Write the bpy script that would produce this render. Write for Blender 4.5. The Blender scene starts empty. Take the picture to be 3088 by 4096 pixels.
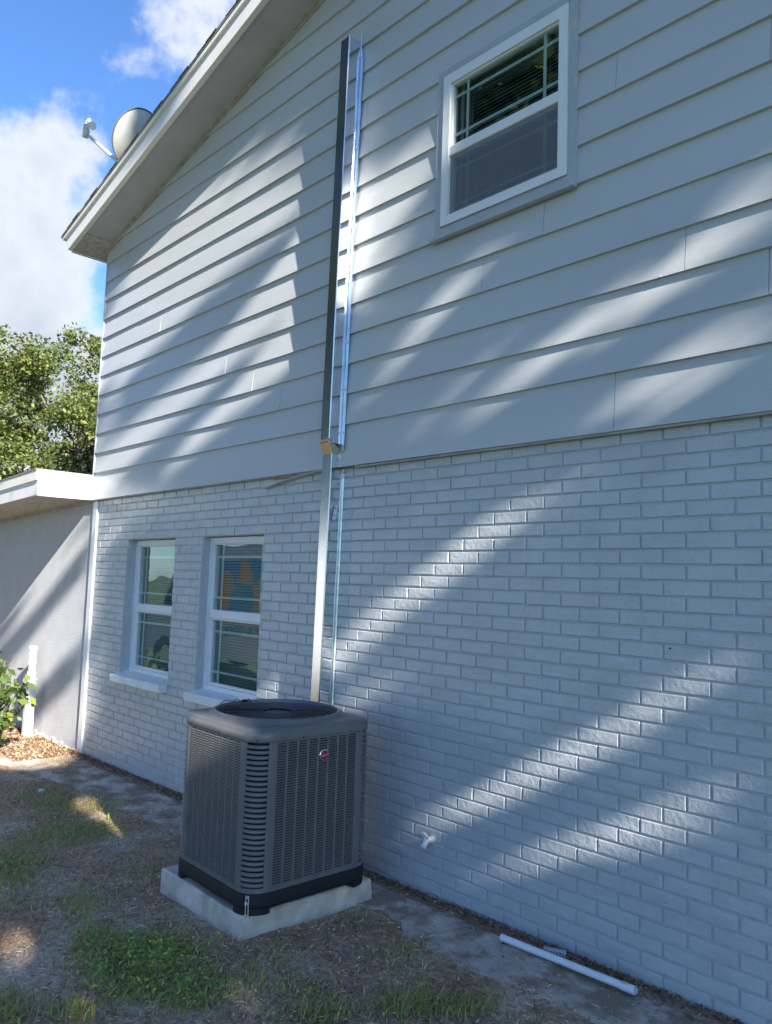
import bpy, bmesh, math, random
import numpy as np
from mathutils import Vector, Matrix
random.seed(7); rng = np.random.default_rng(11)
SC = bpy.context.scene; COL = SC.collection

# ---------------------------------------------------------------- camera
R_CV = np.array([[0.68768445, 0.72525806, 0.03302792], [-0.0439004, 0.08694904, -0.995245], [-0.72468121, 0.68296458, 0.09163262]])
U_, _, V_ = np.linalg.svd(R_CV); R_CV = U_ @ V_
CAM = np.array([2.03571561, -3.18255689, 1.67409583]); FPX, CX, CY = 3110.0, 1544.0, 2048.0
cd = bpy.data.cameras.new('camera'); cam = bpy.data.objects.new('camera', cd); COL.objects.link(cam)
rx, ry, rz = R_CV
cam.matrix_world = Matrix(((rx[0], -ry[0], -rz[0], CAM[0]), (rx[1], -ry[1], -rz[1], CAM[1]), (rx[2], -ry[2], -rz[2], CAM[2]), (0, 0, 0, 1)))
cd.sensor_fit = 'VERTICAL'; cd.sensor_height = 24.0; cd.lens = FPX / 4096 * 24.0
cd.clip_start = 0.05; cd.clip_end = 3000
SC.camera = cam
SC.render.resolution_x = 772; SC.render.resolution_y = 1024

def proj(P):                                    # world points -> photo pixels
    v = (np.asarray(P, float) - CAM) @ R_CV.T
    w = np.where(v[..., 2] > 1e-3, v[..., 2], 1e-3)
    return np.stack([v[..., 0] / w * FPX + CX, v[..., 1] / w * FPX + CY], -1), v[..., 2]

# ---------------------------------------------------------------- light
SUN = np.array([4.8, -1.0, 2.6]); SUNN = SUN / np.linalg.norm(SUN)     # towards the sun
elev = math.asin(SUNN[2]); azim = math.atan2(SUNN[0], SUNN[1])
world = bpy.data.worlds.new('World'); SC.world = world; world.use_nodes = True
nt = world.node_tree; nt.nodes.clear(); N = nt.nodes.new; L = nt.links.new
out = N('ShaderNodeOutputWorld'); bg = N('ShaderNodeBackground'); L(bg.outputs[0], out.inputs[0])
sky = N('ShaderNodeTexSky'); sky.sky_type = 'NISHITA'; sky.sun_disc = False
sky.sun_elevation = elev; sky.sun_rotation = azim; sky.air_density = 1.0; sky.dust_density = 0.4; sky.ozone_density = 2.0
bg.inputs[1].default_value = 0.08
def vmath(op, a, b=None):
    n = N('ShaderNodeVectorMath'); n.operation = op
    for i, s in enumerate((a, b)):
        if s is None: continue
        if isinstance(s, (tuple, list)): n.inputs[i].default_value = s
        else: L(s, n.inputs[i])
    return n
def m1(op, a, b=None, c=None, clamp=False):
    n = N('ShaderNodeMath'); n.operation = op; n.use_clamp = clamp
    for i, s in enumerate((a, b, c)):
        if s is None: continue
        if isinstance(s, (int, float)): n.inputs[i].default_value = s
        else: L(s, n.inputs[i])
    return n.outputs[0]
tc = N('ShaderNodeTexCoord'); D = tc.outputs['Generated']
nz1 = N('ShaderNodeTexNoise'); nz1.inputs['Scale'].default_value = 5.2; nz1.inputs['Detail'].default_value = 9; nz1.inputs['Roughness'].default_value = 0.56; L(D, nz1.inputs['Vector'])
nz2 = N('ShaderNodeTexNoise'); nz2.inputs['Scale'].default_value = 2.1; nz2.inputs['Detail'].default_value = 3; L(D, nz2.inputs['Vector'])
def blob(d, r0, r1):                            # cloud bank centred on direction d
    v = Vector(d).normalized(); s = vmath('DISTANCE', D, tuple(v)).outputs['Value']
    mr = N('ShaderNodeMapRange'); mr.interpolation_type = 'SMOOTHSTEP'; L(s, mr.inputs[0])
    mr.inputs[1].default_value = r0; mr.inputs[2].default_value = r1; mr.inputs[3].default_value = 1; mr.inputs[4].default_value = 0
    return mr.outputs[0]
cov = m1('MAXIMUM', blob((-0.885, 0.27, 0.36), 0.07, 0.19), blob((-0.70, 0.39, 0.60), 0.0, 0.15))
cov = m1('MAXIMUM', cov, blob((-0.92, 0.33, 0.20), 0.05, 0.20))
cov = m1('MAXIMUM', cov, m1('MULTIPLY', m1('GREATER_THAN', nz2.outputs[0], 2.0), 0.0))
gen = m1('MULTIPLY', m1('SUBTRACT', nz2.outputs[0], 0.50), 3.2, clamp=True)          # scattered cumulus all round
away = N('ShaderNodeMapRange'); L(vmath('DISTANCE', D, (-0.80, 0.33, 0.50)).outputs['Value'], away.inputs[0])
away.inputs[1].default_value = 0.35; away.inputs[2].default_value = 0.7
cov = m1('MAXIMUM', cov, m1('MULTIPLY', gen, away.outputs[0]))
dens = m1('ADD', m1('MULTIPLY', cov, 0.62), m1('MULTIPLY', m1('SUBTRACT', nz1.outputs[0], 0.5), 2.1))
mk = N('ShaderNodeMapRange'); mk.interpolation_type = 'SMOOTHSTEP'; L(dens, mk.inputs[0]); mk.inputs[1].default_value = 0.27; mk.inputs[2].default_value = 0.52
sh = N('ShaderNodeMapRange'); L(dens, sh.inputs[0]); sh.inputs[1].default_value = 0.35; sh.inputs[2].default_value = 1.0
cc = N('ShaderNodeMix'); cc.data_type = 'RGBA'; L(sh.outputs[0], cc.inputs[0]); cc.inputs[6].default_value = (3.4, 3.6, 3.95, 1); cc.inputs[7].default_value = (2.0, 2.25, 2.75, 1)
tint = N('ShaderNodeMix'); tint.data_type = 'RGBA'; tint.blend_type = 'MULTIPLY'; tint.inputs[0].default_value = 1; L(sky.outputs[0], tint.inputs[6]); tint.inputs[7].default_value = (0.53, 0.755, 1.05, 1)
mx = N('ShaderNodeMix'); mx.data_type = 'RGBA'; L(mk.outputs[0], mx.inputs[0]); L(tint.outputs[2], mx.inputs[6]); L(cc.outputs[2], mx.inputs[7])
L(mx.outputs[2], bg.inputs[0])
sd = bpy.data.lights.new('sun', 'SUN'); sd.energy = 5.0; sd.angle = math.radians(0.45); sd.color = (1.0, 0.93, 0.82)
so = bpy.data.objects.new('sun', sd); COL.objects.link(so); so.rotation_euler = Vector(tuple(SUNN)).to_track_quat('Z', 'Y').to_euler()
so.location = (20, -4, 15)
vs = SC.view_settings; vs.view_transform = 'Standard'; vs.look = 'None'; vs.gamma = 1; vs.use_curve_mapping = False; vs.exposure = 1.8
SC.render.engine = 'CYCLES'
SC.cycles.max_bounces = 8; SC.cycles.transparent_max_bounces = 12

# ---------------------------------------------------------------- materials
def mat(name, col, rough=0.6, metal=0.0, var=0.0, vscale=6.0, bump=0.0, bscale=60.0, bdist=0.003, stretch=(1, 1, 1), dirt=None, dscale=2.0, dlo=0.52, dhi=0.72, spec=0.5, coat=0.0, attr=False):
    m = bpy.data.materials.new(name); m.use_nodes = True; t = m.node_tree; b = t.nodes['Principled BSDF']
    b.inputs['Base Color'].default_value = (*col, 1); b.inputs['Roughness'].default_value = rough; b.inputs['Metallic'].default_value = metal
    b.inputs['Specular IOR Level'].default_value = spec; b.inputs['Coat Weight'].default_value = coat
    g = t.nodes.new('ShaderNodeNewGeometry'); mp = t.nodes.new('ShaderNodeMapping'); mp.inputs['Scale'].default_value = stretch
    t.links.new(g.outputs['Position'], mp.inputs[0]); src = None
    if attr:
        a = t.nodes.new('ShaderNodeAttribute'); a.attribute_name = 'Col'; src = a.outputs['Color']
    if var:
        n = t.nodes.new('ShaderNodeTexNoise'); n.inputs['Scale'].default_value = vscale; n.inputs['Detail'].default_value = 6; t.links.new(mp.outputs[0], n.inputs['Vector'])
        r = t.nodes.new('ShaderNodeMapRange'); r.inputs[1].default_value = 0.3; r.inputs[2].default_value = 0.7; r.inputs[3].default_value = 1 - var; r.inputs[4].default_value = 1 + var; t.links.new(n.outputs[0], r.inputs[0])
        x = t.nodes.new('ShaderNodeMix'); x.data_type = 'RGBA'; x.blend_type = 'MULTIPLY'; x.inputs[0].default_value = 1
        if src: t.links.new(src, x.inputs[6])
        else: x.inputs[6].default_value = (*col, 1)
        t.links.new(r.outputs[0], x.inputs[7]); src = x.outputs[2]
    if dirt:
        n = t.nodes.new('ShaderNodeTexNoise'); n.inputs['Scale'].default_value = dscale; n.inputs['Detail'].default_value = 8; n.inputs['Roughness'].default_value = 0.62; t.links.new(mp.outputs[0], n.inputs['Vector'])
        r = t.nodes.new('ShaderNodeMapRange'); r.inputs[1].default_value = dlo; r.inputs[2].default_value = dhi; t.links.new(n.outputs[0], r.inputs[0])
        x = t.nodes.new('ShaderNodeMix'); x.data_type = 'RGBA'; t.links.new(r.outputs[0], x.inputs[0])
        if src: t.links.new(src, x.inputs[6])
        else: x.inputs[6].default_value = (*col, 1)
        x.inputs[7].default_value = (*dirt, 1); src = x.outputs[2]
    if src: t.links.new(src, b.inputs['Base Color'])
    if bump:
        n = t.nodes.new('ShaderNodeTexNoise'); n.inputs['Scale'].default_value = bscale; n.inputs['Detail'].default_value = 7; n.inputs['Roughness'].default_value = 0.6; t.links.new(mp.outputs[0], n.inputs['Vector'])
        u = t.nodes.new('ShaderNodeBump'); u.inputs['Strength'].default_value = bump; u.inputs['Distance'].default_value = bdist; t.links.new(n.outputs[0], u.inputs['Height']); t.links.new(u.outputs[0], b.inputs['Normal'])
    return m

PAINT = (0.425, 0.45, 0.475)
def brick_mat():
    m = mat('painted_brick', PAINT, 0.31, var=0.07, vscale=4, spec=0.65); t = m.node_tree; b = t.nodes['Principled BSDF']
    g = t.nodes.new('ShaderNodeNewGeometry'); oi = t.nodes.new('ShaderNodeObjectInfo')
    def nz(scale, stretch, rot=0, det=5, rough=.55):
        mp = t.nodes.new('ShaderNodeMapping'); mp.inputs['Scale'].default_value = stretch; mp.inputs['Rotation'].default_value = (0, rot, 0); t.links.new(g.outputs['Position'], mp.inputs[0])
        n = t.nodes.new('ShaderNodeTexNoise'); n.inputs['Scale'].default_value = scale; n.inputs['Detail'].default_value = det; n.inputs['Roughness'].default_value = rough; t.links.new(mp.outputs[0], n.inputs['Vector']); return n.outputs[0]
    def mm(op, a, bb, clamp=False):
        n = t.nodes.new('ShaderNodeMath'); n.operation = op; n.use_clamp = clamp
        for i, s in enumerate((a, bb)):
            if isinstance(s, (int, float)): n.inputs[i].default_value = s
            else: t.links.new(s, n.inputs[i])
        return n.outputs[0]
    fine = nz(260, (1, 1, 1), 0, 3); med = nz(38, (1, 1, 1), 0, 6); scr = nz(22, (7, 1, 1), 0.85, 4, .45); gate = nz(7, (1, 1, 1), 0, 3)
    scr = mm('MULTIPLY', mm('SUBTRACT', mm('ABSOLUTE', mm('SUBTRACT', scr, 0.5), 0), 0.02), -6.0, True)
    gt = mm('MULTIPLY', mm('SUBTRACT', gate, 0.55), 9, True)
    pk = mm('MULTIPLY', mm('SUBTRACT', nz(95, (1, 1, 1), 0, 3), 0.60), 6, True); pk = mm('MULTIPLY', pk, mm('MULTIPLY', mm('SUBTRACT', nz(5, (1, 1, 1.5), 0, 2), 0.5), 8, True))
    hgt = mm('ADD', mm('MULTIPLY', fine, 0.16), mm('MULTIPLY', med, 0.85)); hgt = mm('ADD', hgt, mm('MULTIPLY', mm('MULTIPLY', scr, gt), 1.1)); hgt = mm('SUBTRACT', hgt, mm('MULTIPLY', pk, 0.8))
    u = t.nodes.new('ShaderNodeBump'); u.inputs['Strength'].default_value = 1.0; u.inputs['Distance'].default_value = 0.0055; t.links.new(hgt, u.inputs['Height']); t.links.new(u.outputs[0], b.inputs['Normal'])
    return m
M = dict(
 brick=brick_mat(),
 mortar=mat('painted_mortar', (0.395, 0.42, 0.445), 0.6, var=0.06, vscale=14, bump=0.8, bscale=90, bdist=0.003),
 siding=mat('painted_siding', (0.46, 0.475, 0.49), 0.36, var=0.05, vscale=1.5, bump=0.4, bscale=9, bdist=0.006, stretch=(0.35, 1, 1.6)),
 trimgrey=mat('grey_trim', (0.38, 0.40, 0.43), 0.5, var=0.05, bump=0.3, bscale=60, dirt=(0.50, 0.48, 0.44), dscale=7, dlo=0.58, dhi=0.72),
 white=mat('white_vinyl', (0.70, 0.71, 0.73), 0.35, var=0.03),
 whitewood=mat('white_painted_wood', (0.66, 0.66, 0.68), 0.5, var=0.06, vscale=4, bump=0.3, bscale=25, dirt=(0.50, 0.49, 0.48), dscale=5, dlo=0.58, dhi=0.75),
 cream=mat('cream_drip_edge', (0.70, 0.69, 0.64), 0.4, var=0.05),
 soffit=mat('soffit_paint', (0.43, 0.425, 0.44), 0.7, var=0.08, vscale=3, bump=0.3, bscale=30, dirt=(0.34, 0.33, 0.33), dscale=2.5, dlo=0.56, dhi=0.75),
 rough=mat('rough_soffit_patch', (0.42, 0.40, 0.36), 0.9, var=0.3, vscale=22, bump=1, bscale=50, bdist=0.008),
 tan=mat('dirty_caulk_trim', (0.36, 0.34, 0.325), 0.8, var=0.2, vscale=12, bump=0.6, bscale=40),
 shingle=mat('asphalt_shingle', (0.20, 0.19, 0.18), 0.95, var=0.35, vscale=60, bump=1, bscale=220),
 stucco=mat('painted_stucco', (0.56, 0.575, 0.61), 0.75, var=0.05, bump=1.0, bscale=120, bdist=0.022),
 sill=mat('painted_sill', (0.74, 0.75, 0.74), 0.5, var=0.06, vscale=8, bump=0.6, bscale=28, bdist=0.006),
 dark=mat('dark_interior', (0.02, 0.022, 0.025), 0.9),
 blind=mat('blind_slats', (0.24, 0.275, 0.265), 0.5),
 muntin=mat('grille_between_glass', (0.56, 0.62, 0.62), 0.5),
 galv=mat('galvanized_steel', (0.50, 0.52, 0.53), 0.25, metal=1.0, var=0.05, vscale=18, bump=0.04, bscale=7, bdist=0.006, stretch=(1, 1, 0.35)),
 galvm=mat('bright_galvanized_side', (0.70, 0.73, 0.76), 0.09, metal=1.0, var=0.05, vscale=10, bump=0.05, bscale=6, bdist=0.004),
 galvb=mat('brushed_galvanized_flange', (0.58, 0.66, 0.72), 0.42, metal=1.0, var=0.12, vscale=25, bump=0.15, bscale=40, bdist=0.002),
 brass=mat('tarnished_cap', (0.62, 0.52, 0.36), 0.35, metal=0.8, var=0.15, vscale=40),
 acgrey=mat('cabinet_grey_paint', (0.125, 0.13, 0.134), 0.34, var=0.08, vscale=14, bump=0.15, bscale=180, bdist=0.001, dirt=(0.19, 0.18, 0.165), dscale=5, dlo=0.60, dhi=0.85),
 acblack=mat('black_plastic_base', (0.006, 0.0065, 0.008), 0.75, var=0.2, vscale=9, bump=0.3, bscale=80, bdist=0.001),
 coil=mat('condenser_coil', (0.006, 0.009, 0.013), 0.5, metal=0.3, bump=0.6, bscale=40, stretch=(8, 8, 0.5)),
 wire=mat('guard_wire', (0.085, 0.085, 0.095), 0.30),
 blade=mat('fan_blade', (0.035, 0.05, 0.075), 0.35, metal=0.4),
 chrome=mat('chrome_rim', (0.85, 0.85, 0.86), 0.10, metal=1.0),
 red=mat('badge_red', (0.25, 0.012, 0.03), 0.25, coat=0.6),
 badgetext=mat('badge_lettering', (0.42, 0.20, 0.22), 0.3),
 steel=mat('zinc_clip', (0.70, 0.71, 0.72), 0.4, metal=0.6, bump=0.2),
 concrete=mat('cast_concrete', (0.50, 0.47, 0.42), 0.85, var=0.22, vscale=10, bump=0.7, bscale=55, bdist=0.005, dirt=(0.27, 0.25, 0.215), dscale=6, dlo=0.52, dhi=0.80),
 pvc=mat('white_pvc', (0.70, 0.72, 0.76), 0.30, var=0.05, vscale=18, dirt=(0.42, 0.39, 0.34), dscale=16, dlo=0.60, dhi=0.80),
 ink=mat('pipe_print', (0.10, 0.10, 0.13), 0.5),
 spigot=mat('spigot_paint', (0.74, 0.73, 0.70), 0.5, var=0.15, vscale=60, bump=0.9, bscale=130, bdist=0.006),
 dishback=mat('dish_grey', (0.42, 0.42, 0.42), 0.45, var=0.04),
 dishedge=mat('dish_edge', (0.12, 0.12, 0.12), 0.5),
 lnb=mat('lnb_plastic', (0.66, 0.66, 0.64), 0.45),
 bark=mat('bark', (0.17, 0.15, 0.125), 0.9, var=0.35, vscale=6, bump=1, bscale=18, bdist=0.03, stretch=(1, 1, 0.3)),
 leaf=mat('leaf', (0.1, 0.1, 0.1), 0.5, attr=True),
 grass=mat('grass_blade', (0.1, 0.1, 0.1), 0.55, attr=True),
 litter=mat('leaf_litter', (0.1, 0.1, 0.1), 0.85, attr=True),
 vanblue=mat('van_wrap_blue', (0.10, 0.36, 0.62), 0.3), vanwhite=mat('van_white', (0.72, 0.73, 0.78), 0.3), vanorange=mat('van_wrap_orange', (0.85, 0.42, 0.14), 0.35),
 vangreen=mat('van_wrap_green', (0.06, 0.45, 0.28), 0.35), vanred=mat('van_wrap_red', (0.65, 0.10, 0.06), 0.35), tyre=mat('tyre_rubber', (0.02, 0.02, 0.02), 0.8),
 paper=mat('paper_scrap', (0.62, 0.66, 0.68), 0.7), bluepaper=mat('blue_wrapper', (0.25, 0.48, 0.62), 0.5), wood=mat('raw_wood', (0.36, 0.25, 0.13), 0.8, var=0.2, vscale=20),
)
def leafy(m, tr):                                # light passes through thin leaves
    t = m.node_tree; b = t.nodes['Principled BSDF']; o = t.nodes['Material Output']; a = [n for n in t.nodes if n.type == 'ATTRIBUTE'][0]
    tl = t.nodes.new('ShaderNodeBsdfTranslucent'); hs = t.nodes.new('ShaderNodeHueSaturation'); hs.inputs['Value'].default_value = 1.5; hs.inputs['Hue'].default_value = 0.485; t.links.new(a.outputs['Color'], hs.inputs['Color']); t.links.new(hs.outputs[0], tl.inputs['Color'])
    x = t.nodes.new('ShaderNodeMixShader'); x.inputs[0].default_value = tr; t.links.new(b.outputs[0], x.inputs[1]); t.links.new(tl.outputs[0], x.inputs[2]); t.links.new(x.outputs[0], o.inputs[0])
leafy(M['leaf'], 0.35); leafy(M['grass'], 0.3)
def glass(name, ior=2.5, tcol=(0.86, 0.92, 0.90)):
    m = bpy.data.materials.new(name); m.use_nodes = True; t = m.node_tree; t.nodes.clear()
    o = t.nodes.new('ShaderNodeOutputMaterial'); tr = t.nodes.new('ShaderNodeBsdfTransparent'); tr.inputs[0].default_value = (*tcol, 1)
    gl = t.nodes.new('ShaderNodeBsdfGlossy'); gl.inputs['Roughness'].default_value = 0.015; gl.inputs['Color'].default_value = (0.95, 1, 1, 1)
    f = t.nodes.new('ShaderNodeFresnel'); f.inputs['IOR'].default_value = ior; x = t.nodes.new('ShaderNodeMixShader')
    g = t.nodes.new('ShaderNodeNewGeometry'); n = t.nodes.new('ShaderNodeTexNoise'); n.inputs['Scale'].default_value = 2.2; n.inputs['Detail'].default_value = 1; t.links.new(g.outputs['Position'], n.inputs['Vector'])
    u = t.nodes.new('ShaderNodeBump'); u.inputs['Strength'].default_value = 0.12; u.inputs['Distance'].default_value = 0.02; t.links.new(n.outputs[0], u.inputs['Height']); t.links.new(u.outputs[0], gl.inputs['Normal'])
    bf = t.nodes.new('ShaderNodeMath'); bf.operation = 'SUBTRACT'; bf.inputs[0].default_value = 1; t.links.new(g.outputs['Backfacing'], bf.inputs[1]); mu = t.nodes.new('ShaderNodeMath'); mu.operation = 'MULTIPLY'; t.links.new(f.outputs[0], mu.inputs[0]); t.links.new(bf.outputs[0], mu.inputs[1]); t.links.new(mu.outputs[0], x.inputs[0]); t.links.new(tr.outputs[0], x.inputs[1]); t.links.new(gl.outputs[0], x.inputs[2]); t.links.new(x.outputs[0], o.inputs[0]); return m
M['glass'] = glass('window_glass')
def screen():
    m = bpy.data.materials.new('insect_screen'); m.use_nodes = True; t = m.node_tree; t.nodes.clear()
    o = t.nodes.new('ShaderNodeOutputMaterial'); tr = t.nodes.new('ShaderNodeBsdfTransparent'); d = t.nodes.new('ShaderNodeBsdfDiffuse'); d.inputs[0].default_value = (0.20, 0.215, 0.25, 1)
    x = t.nodes.new('ShaderNodeMixShader'); x.inputs[0].default_value = 0.42; t.links.new(tr.outputs[0], x.inputs[1]); t.links.new(d.outputs[0], x.inputs[2]); t.links.new(x.outputs[0], o.inputs[0]); return m
M['screen'] = screen()
def ground_mat():
    m = mat('bare_soil', (0.1, 0.09, 0.08), 0.95); t = m.node_tree; b = t.nodes['Principled BSDF']; g = t.nodes.new('ShaderNodeNewGeometry')
    def nz(s, det=7, r=.6):
        n = t.nodes.new('ShaderNodeTexNoise'); n.inputs['Scale'].default_value = s; n.inputs['Detail'].default_value = det; n.inputs['Roughness'].default_value = r; t.links.new(g.outputs['Position'], n.inputs['Vector']); return n.outputs[0]
    def ramp(f, els):
        r = t.nodes.new('ShaderNodeValToRGB'); t.links.new(f, r.inputs[0]); e = r.color_ramp.elements
        e[0].position, e[0].color = els[0][0], (*els[0][1], 1); e[1].position, e[1].color = els[-1][0], (*els[-1][1], 1)
        for p, c in els[1:-1]: q = e.new(p); q.color = (*c, 1)
        return r.outputs[0]
    a = ramp(nz(1.7), [(0.38, (0.34, 0.22, 0.14)), (0.52, (0.46, 0.325, 0.22)), (0.60, (0.56, 0.47, 0.38)), (0.70, (0.64, 0.56, 0.47))])
    c = ramp(nz(34, 9, .75), [(0.34, (0.38, 0.36, 0.34)), (0.52, (1.0, 1.0, 1.0)), (0.70, (1.65, 1.55, 1.4))])
    x = t.nodes.new('ShaderNodeMix'); x.data_type = 'RGBA'; x.blend_type = 'MULTIPLY'; x.inputs[0].default_value = 1; t.links.new(a, x.inputs[6]); t.links.new(c, x.inputs[7]); t.links.new(x.outputs[2], b.inputs['Base Color'])
    u = t.nodes.new('ShaderNodeBump'); u.inputs['Strength'].default_value = 1; u.inputs['Distance'].default_value = 0.012; t.links.new(nz(45, 9, .75), u.inputs['Height']); t.links.new(u.outputs[0], b.inputs['Normal']); return m
M['ground'] = ground_mat()
M['lawn'] = mat('lawn', (0.05, 0.085, 0.025), 0.9, var=0.4, vscale=0.6, bump=1, bscale=20, dirt=(0.12, 0.10, 0.06), dscale=0.5, dlo=0.55, dhi=0.8)
M['path'] = mat('weathered_concrete_path', (0.52, 0.475, 0.42), 0.92, var=0.3, vscale=5, bump=0.9, bscale=70, bdist=0.004, dirt=(0.24, 0.19, 0.145), dscale=4.5, dlo=0.42, dhi=0.58)

# ---------------------------------------------------------------- helpers
def link(name, me, m=None, parent=None, **props):
    o = bpy.data.objects.new(name, me); COL.objects.link(o)
    if m is not None:
        for q in (m if isinstance(m, (list, tuple)) else [m]): me.materials.append(q)
    if parent is not None: o.parent = parent
    for k, v in props.items(): o[k] = v
    return o
def empty(name, label, cat, loc=(0, 0, 0), group=None):
    o = bpy.data.objects.new(name, None); COL.objects.link(o); o.location = loc; o.empty_display_size = 0.2
    o['label'] = label; o['category'] = cat
    if group: o['group'] = group
    return o
class MB:
    def __init__(s): s.v = []; s.f = []; s.m = []; s.sm = []
    def add(s, vs, fs, mi=0, smooth=False):
        k = len(s.v); s.v += [tuple(v) for v in vs]
        for f in fs: s.f.append([k + i for i in f]); s.m.append(mi); s.sm.append(smooth)
        return s
    def box(s, x0, x1, y0, y1, z0, z1, mi=0):
        v = [(x, y, z) for x in (x0, x1) for y in (y0, y1) for z in (z0, z1)]
        return s.add(v, [(0, 1, 3, 2), (4, 6, 7, 5), (0, 4, 5, 1), (2, 3, 7, 6), (0, 2, 6, 4), (1, 5, 7, 3)], mi)
    def bbox(s, x0, x1, y0, y1, z0, z1, b=0.003, mi=0):             # bevelled box
        c = np.array([(x0 + x1) / 2, (y0 + y1) / 2, (z0 + z1) / 2]); h = np.array([x1 - x0, y1 - y0, z1 - z0]) / 2; b = min(b, h.min() * .9)
        vs = []; idx = {}
        for sx in (-1, 1):
            for sy in (-1, 1):
                for sz in (-1, 1):
                    sg = np.array([sx, sy, sz])
                    for a in range(3):
                        p = h - b; p[a] = h[a]; idx[(sx, sy, sz, a)] = len(vs); vs.append(tuple(c + sg * p))
        fs = []
        for a in range(3):
            o1, o2 = [(1, 2), (0, 2), (0, 1)][a]
            for sg in (-1, 1):
                q = []
                for u, w in ((-1, -1), (1, -1), (1, 1), (-1, 1)):
                    k = [0, 0, 0]; k[a] = sg; k[o1] = u; k[o2] = w; q.append(idx[(*k, a)])
                fs.append(q)
            for u in (-1, 1):                                       # edge bevels along axis a
                for w in (-1, 1):
                    k1 = [0, 0, 0]; k1[a] = -1; k1[o1] = u; k1[o2] = w; k2 = list(k1); k2[a] = 1
                    fs.append([idx[(*k1, o1)], idx[(*k2, o1)], idx[(*k2, o2)], idx[(*k1, o2)]])
        for sx in (-1, 1):
            for sy in (-1, 1):
                for sz in (-1, 1): fs.append([idx[(sx, sy, sz, a)] for a in range(3)])
        return s.add(vs, fs, mi)
    def prism(s, pts, y0, y1, mi=0):                                # xz outline extruded in y
        n = len(pts); v = [(x, y0, z) for x, z in pts] + [(x, y1, z) for x, z in pts]
        return s.add(v, [list(range(n)), list(range(2 * n - 1, n - 1, -1))] + [[i, (i + 1) % n, (i + 1) % n + n, i + n] for i in range(n)], mi)
    def tube(s, pts, rad, n=8, mi=0, cap=True, smooth=True):
        pts = [Vector(p) for p in pts]; rr = rad if isinstance(rad, (list, tuple)) else [rad] * len(pts); k = len(s.v); up = None
        for i, p in enumerate(pts):
            d = (pts[min(i + 1, len(pts) - 1)] - pts[max(i - 1, 0)]).normalized()
            if up is None: up = Vector((0, 0, 1)) if abs(d.z) < .9 else Vector((1, 0, 0))
            a = d.cross(up).normalized(); b2 = a.cross(d).normalized(); up = b2
            for j in range(n):
                t = 2 * math.pi * j / n; s.v.append(tuple(p + (a * math.cos(t) + b2 * math.sin(t)) * rr[i]))
        for i in range(len(pts) - 1):
            for j in range(n):
                s.f.append([k + i * n + j, k + i * n + (j + 1) % n, k + (i + 1) * n + (j + 1) % n, k + (i + 1) * n + j]); s.m.append(mi); s.sm.append(smooth)
        if cap:
            s.f.append([k + j for j in range(n)][::-1]); s.m.append(mi); s.sm.append(False)
            e = k + (len(pts) - 1) * n; s.f.append([e + j for j in range(n)]); s.m.append(mi); s.sm.append(False)
        return s
    def mesh(s, name):
        me = bpy.data.meshes.new(name); me.from_pydata(s.v, [], s.f); me.polygons.foreach_set('material_index', s.m); me.polygons.foreach_set('use_smooth', s.sm)
        bm = bmesh.new(); bm.from_mesh(me); bmesh.ops.recalc_face_normals(bm, faces=bm.faces); bm.to_mesh(me); bm.free(); me.update(); return me
    def obj(s, name, m, parent=None, **props): return link(name, s.mesh(name), m, parent, **props)
def npmesh(name, V, n, col=None, m=None, parent=None, **props):     # V: (count, n, 3) one n-gon each
    cnt = len(V); me = bpy.data.meshes.new(name); me.vertices.add(cnt * n); me.vertices.foreach_set('co', V.reshape(-1).astype(np.float32))
    me.loops.add(cnt * n); me.loops.foreach_set('vertex_index', np.arange(cnt * n, dtype=np.int32)); me.polygons.add(cnt)
    me.polygons.foreach_set('loop_start', np.arange(0, cnt * n, n, dtype=np.int32)); me.update(calc_edges=True)
    if col is not None:
        ca = me.color_attributes.new('Col', 'FLOAT_COLOR', 'CORNER'); c = np.ones((cnt, n, 4), np.float32); c[..., :3] = col[:, None, :]; ca.data.foreach_set('color', c.reshape(-1))
    me.validate(); return link(name, me, m, parent, **props)

# ---------------------------------------------------------------- ground
def gz(x, y):
    x = np.asarray(x, float); y = np.asarray(y, float)
    base = 0.030 + 0.0155 * np.clip(x, -9, 1.5) + 0.02 * np.clip(y + 0.5, -3, 0.4) * 0.4
    n = 0.010 * np.sin(3.1 * x + 1.3 * np.sin(2.3 * y)) * np.sin(2.7 * y + 1.1 * x) + 0.005 * np.sin(9 * x + 2 * y) * np.sin(8 * y - 3 * x) + 0.0025 * np.sin(23 * x + 5 * np.sin(7 * y)) * np.sin(21 * y)
    return base + n * np.clip((-y - 0.05) * 4, 0.1, 1)
xs = np.arange(-9.0, 3.0, 0.03); ys = np.arange(-3.6, 0.13, 0.03)
GX, GY = np.meshgrid(xs, ys, indexing='ij'); GZ = gz(GX, GY) + rng.normal(0, 0.0014, GX.shape)
edge = np.minimum(np.minimum(GX - xs[0], xs[-1] - GX), GY - ys[0]); GZ = np.where(edge < 0.2, -0.22 + (GZ + 0.22) * np.clip(edge / 0.2, 0, 1), GZ)
nx, ny = GX.shape; vv = np.stack([GX, GY, GZ], -1).reshape(-1, 3); ii = np.arange(nx * ny).reshape(nx, ny)
ff = np.stack([ii[:-1, :-1], ii[1:, :-1], ii[1:, 1:], ii[:-1, 1:]], -1).reshape(-1, 4)
me = bpy.data.meshes.new('ground'); me.from_pydata(vv.tolist(), [], ff.tolist()); me.polygons.foreach_set('use_smooth', [True] * len(me.polygons)); link('ground', me, M['ground'], kind='structure')
b = MB(); b.add([(-400, -400, -0.2), (400, -400, -0.2), (400, 400, -0.2), (-400, 400, -0.2)], [(0, 1, 2, 3)]); b.obj('lawn', M['lawn'], kind='structure')
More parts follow.
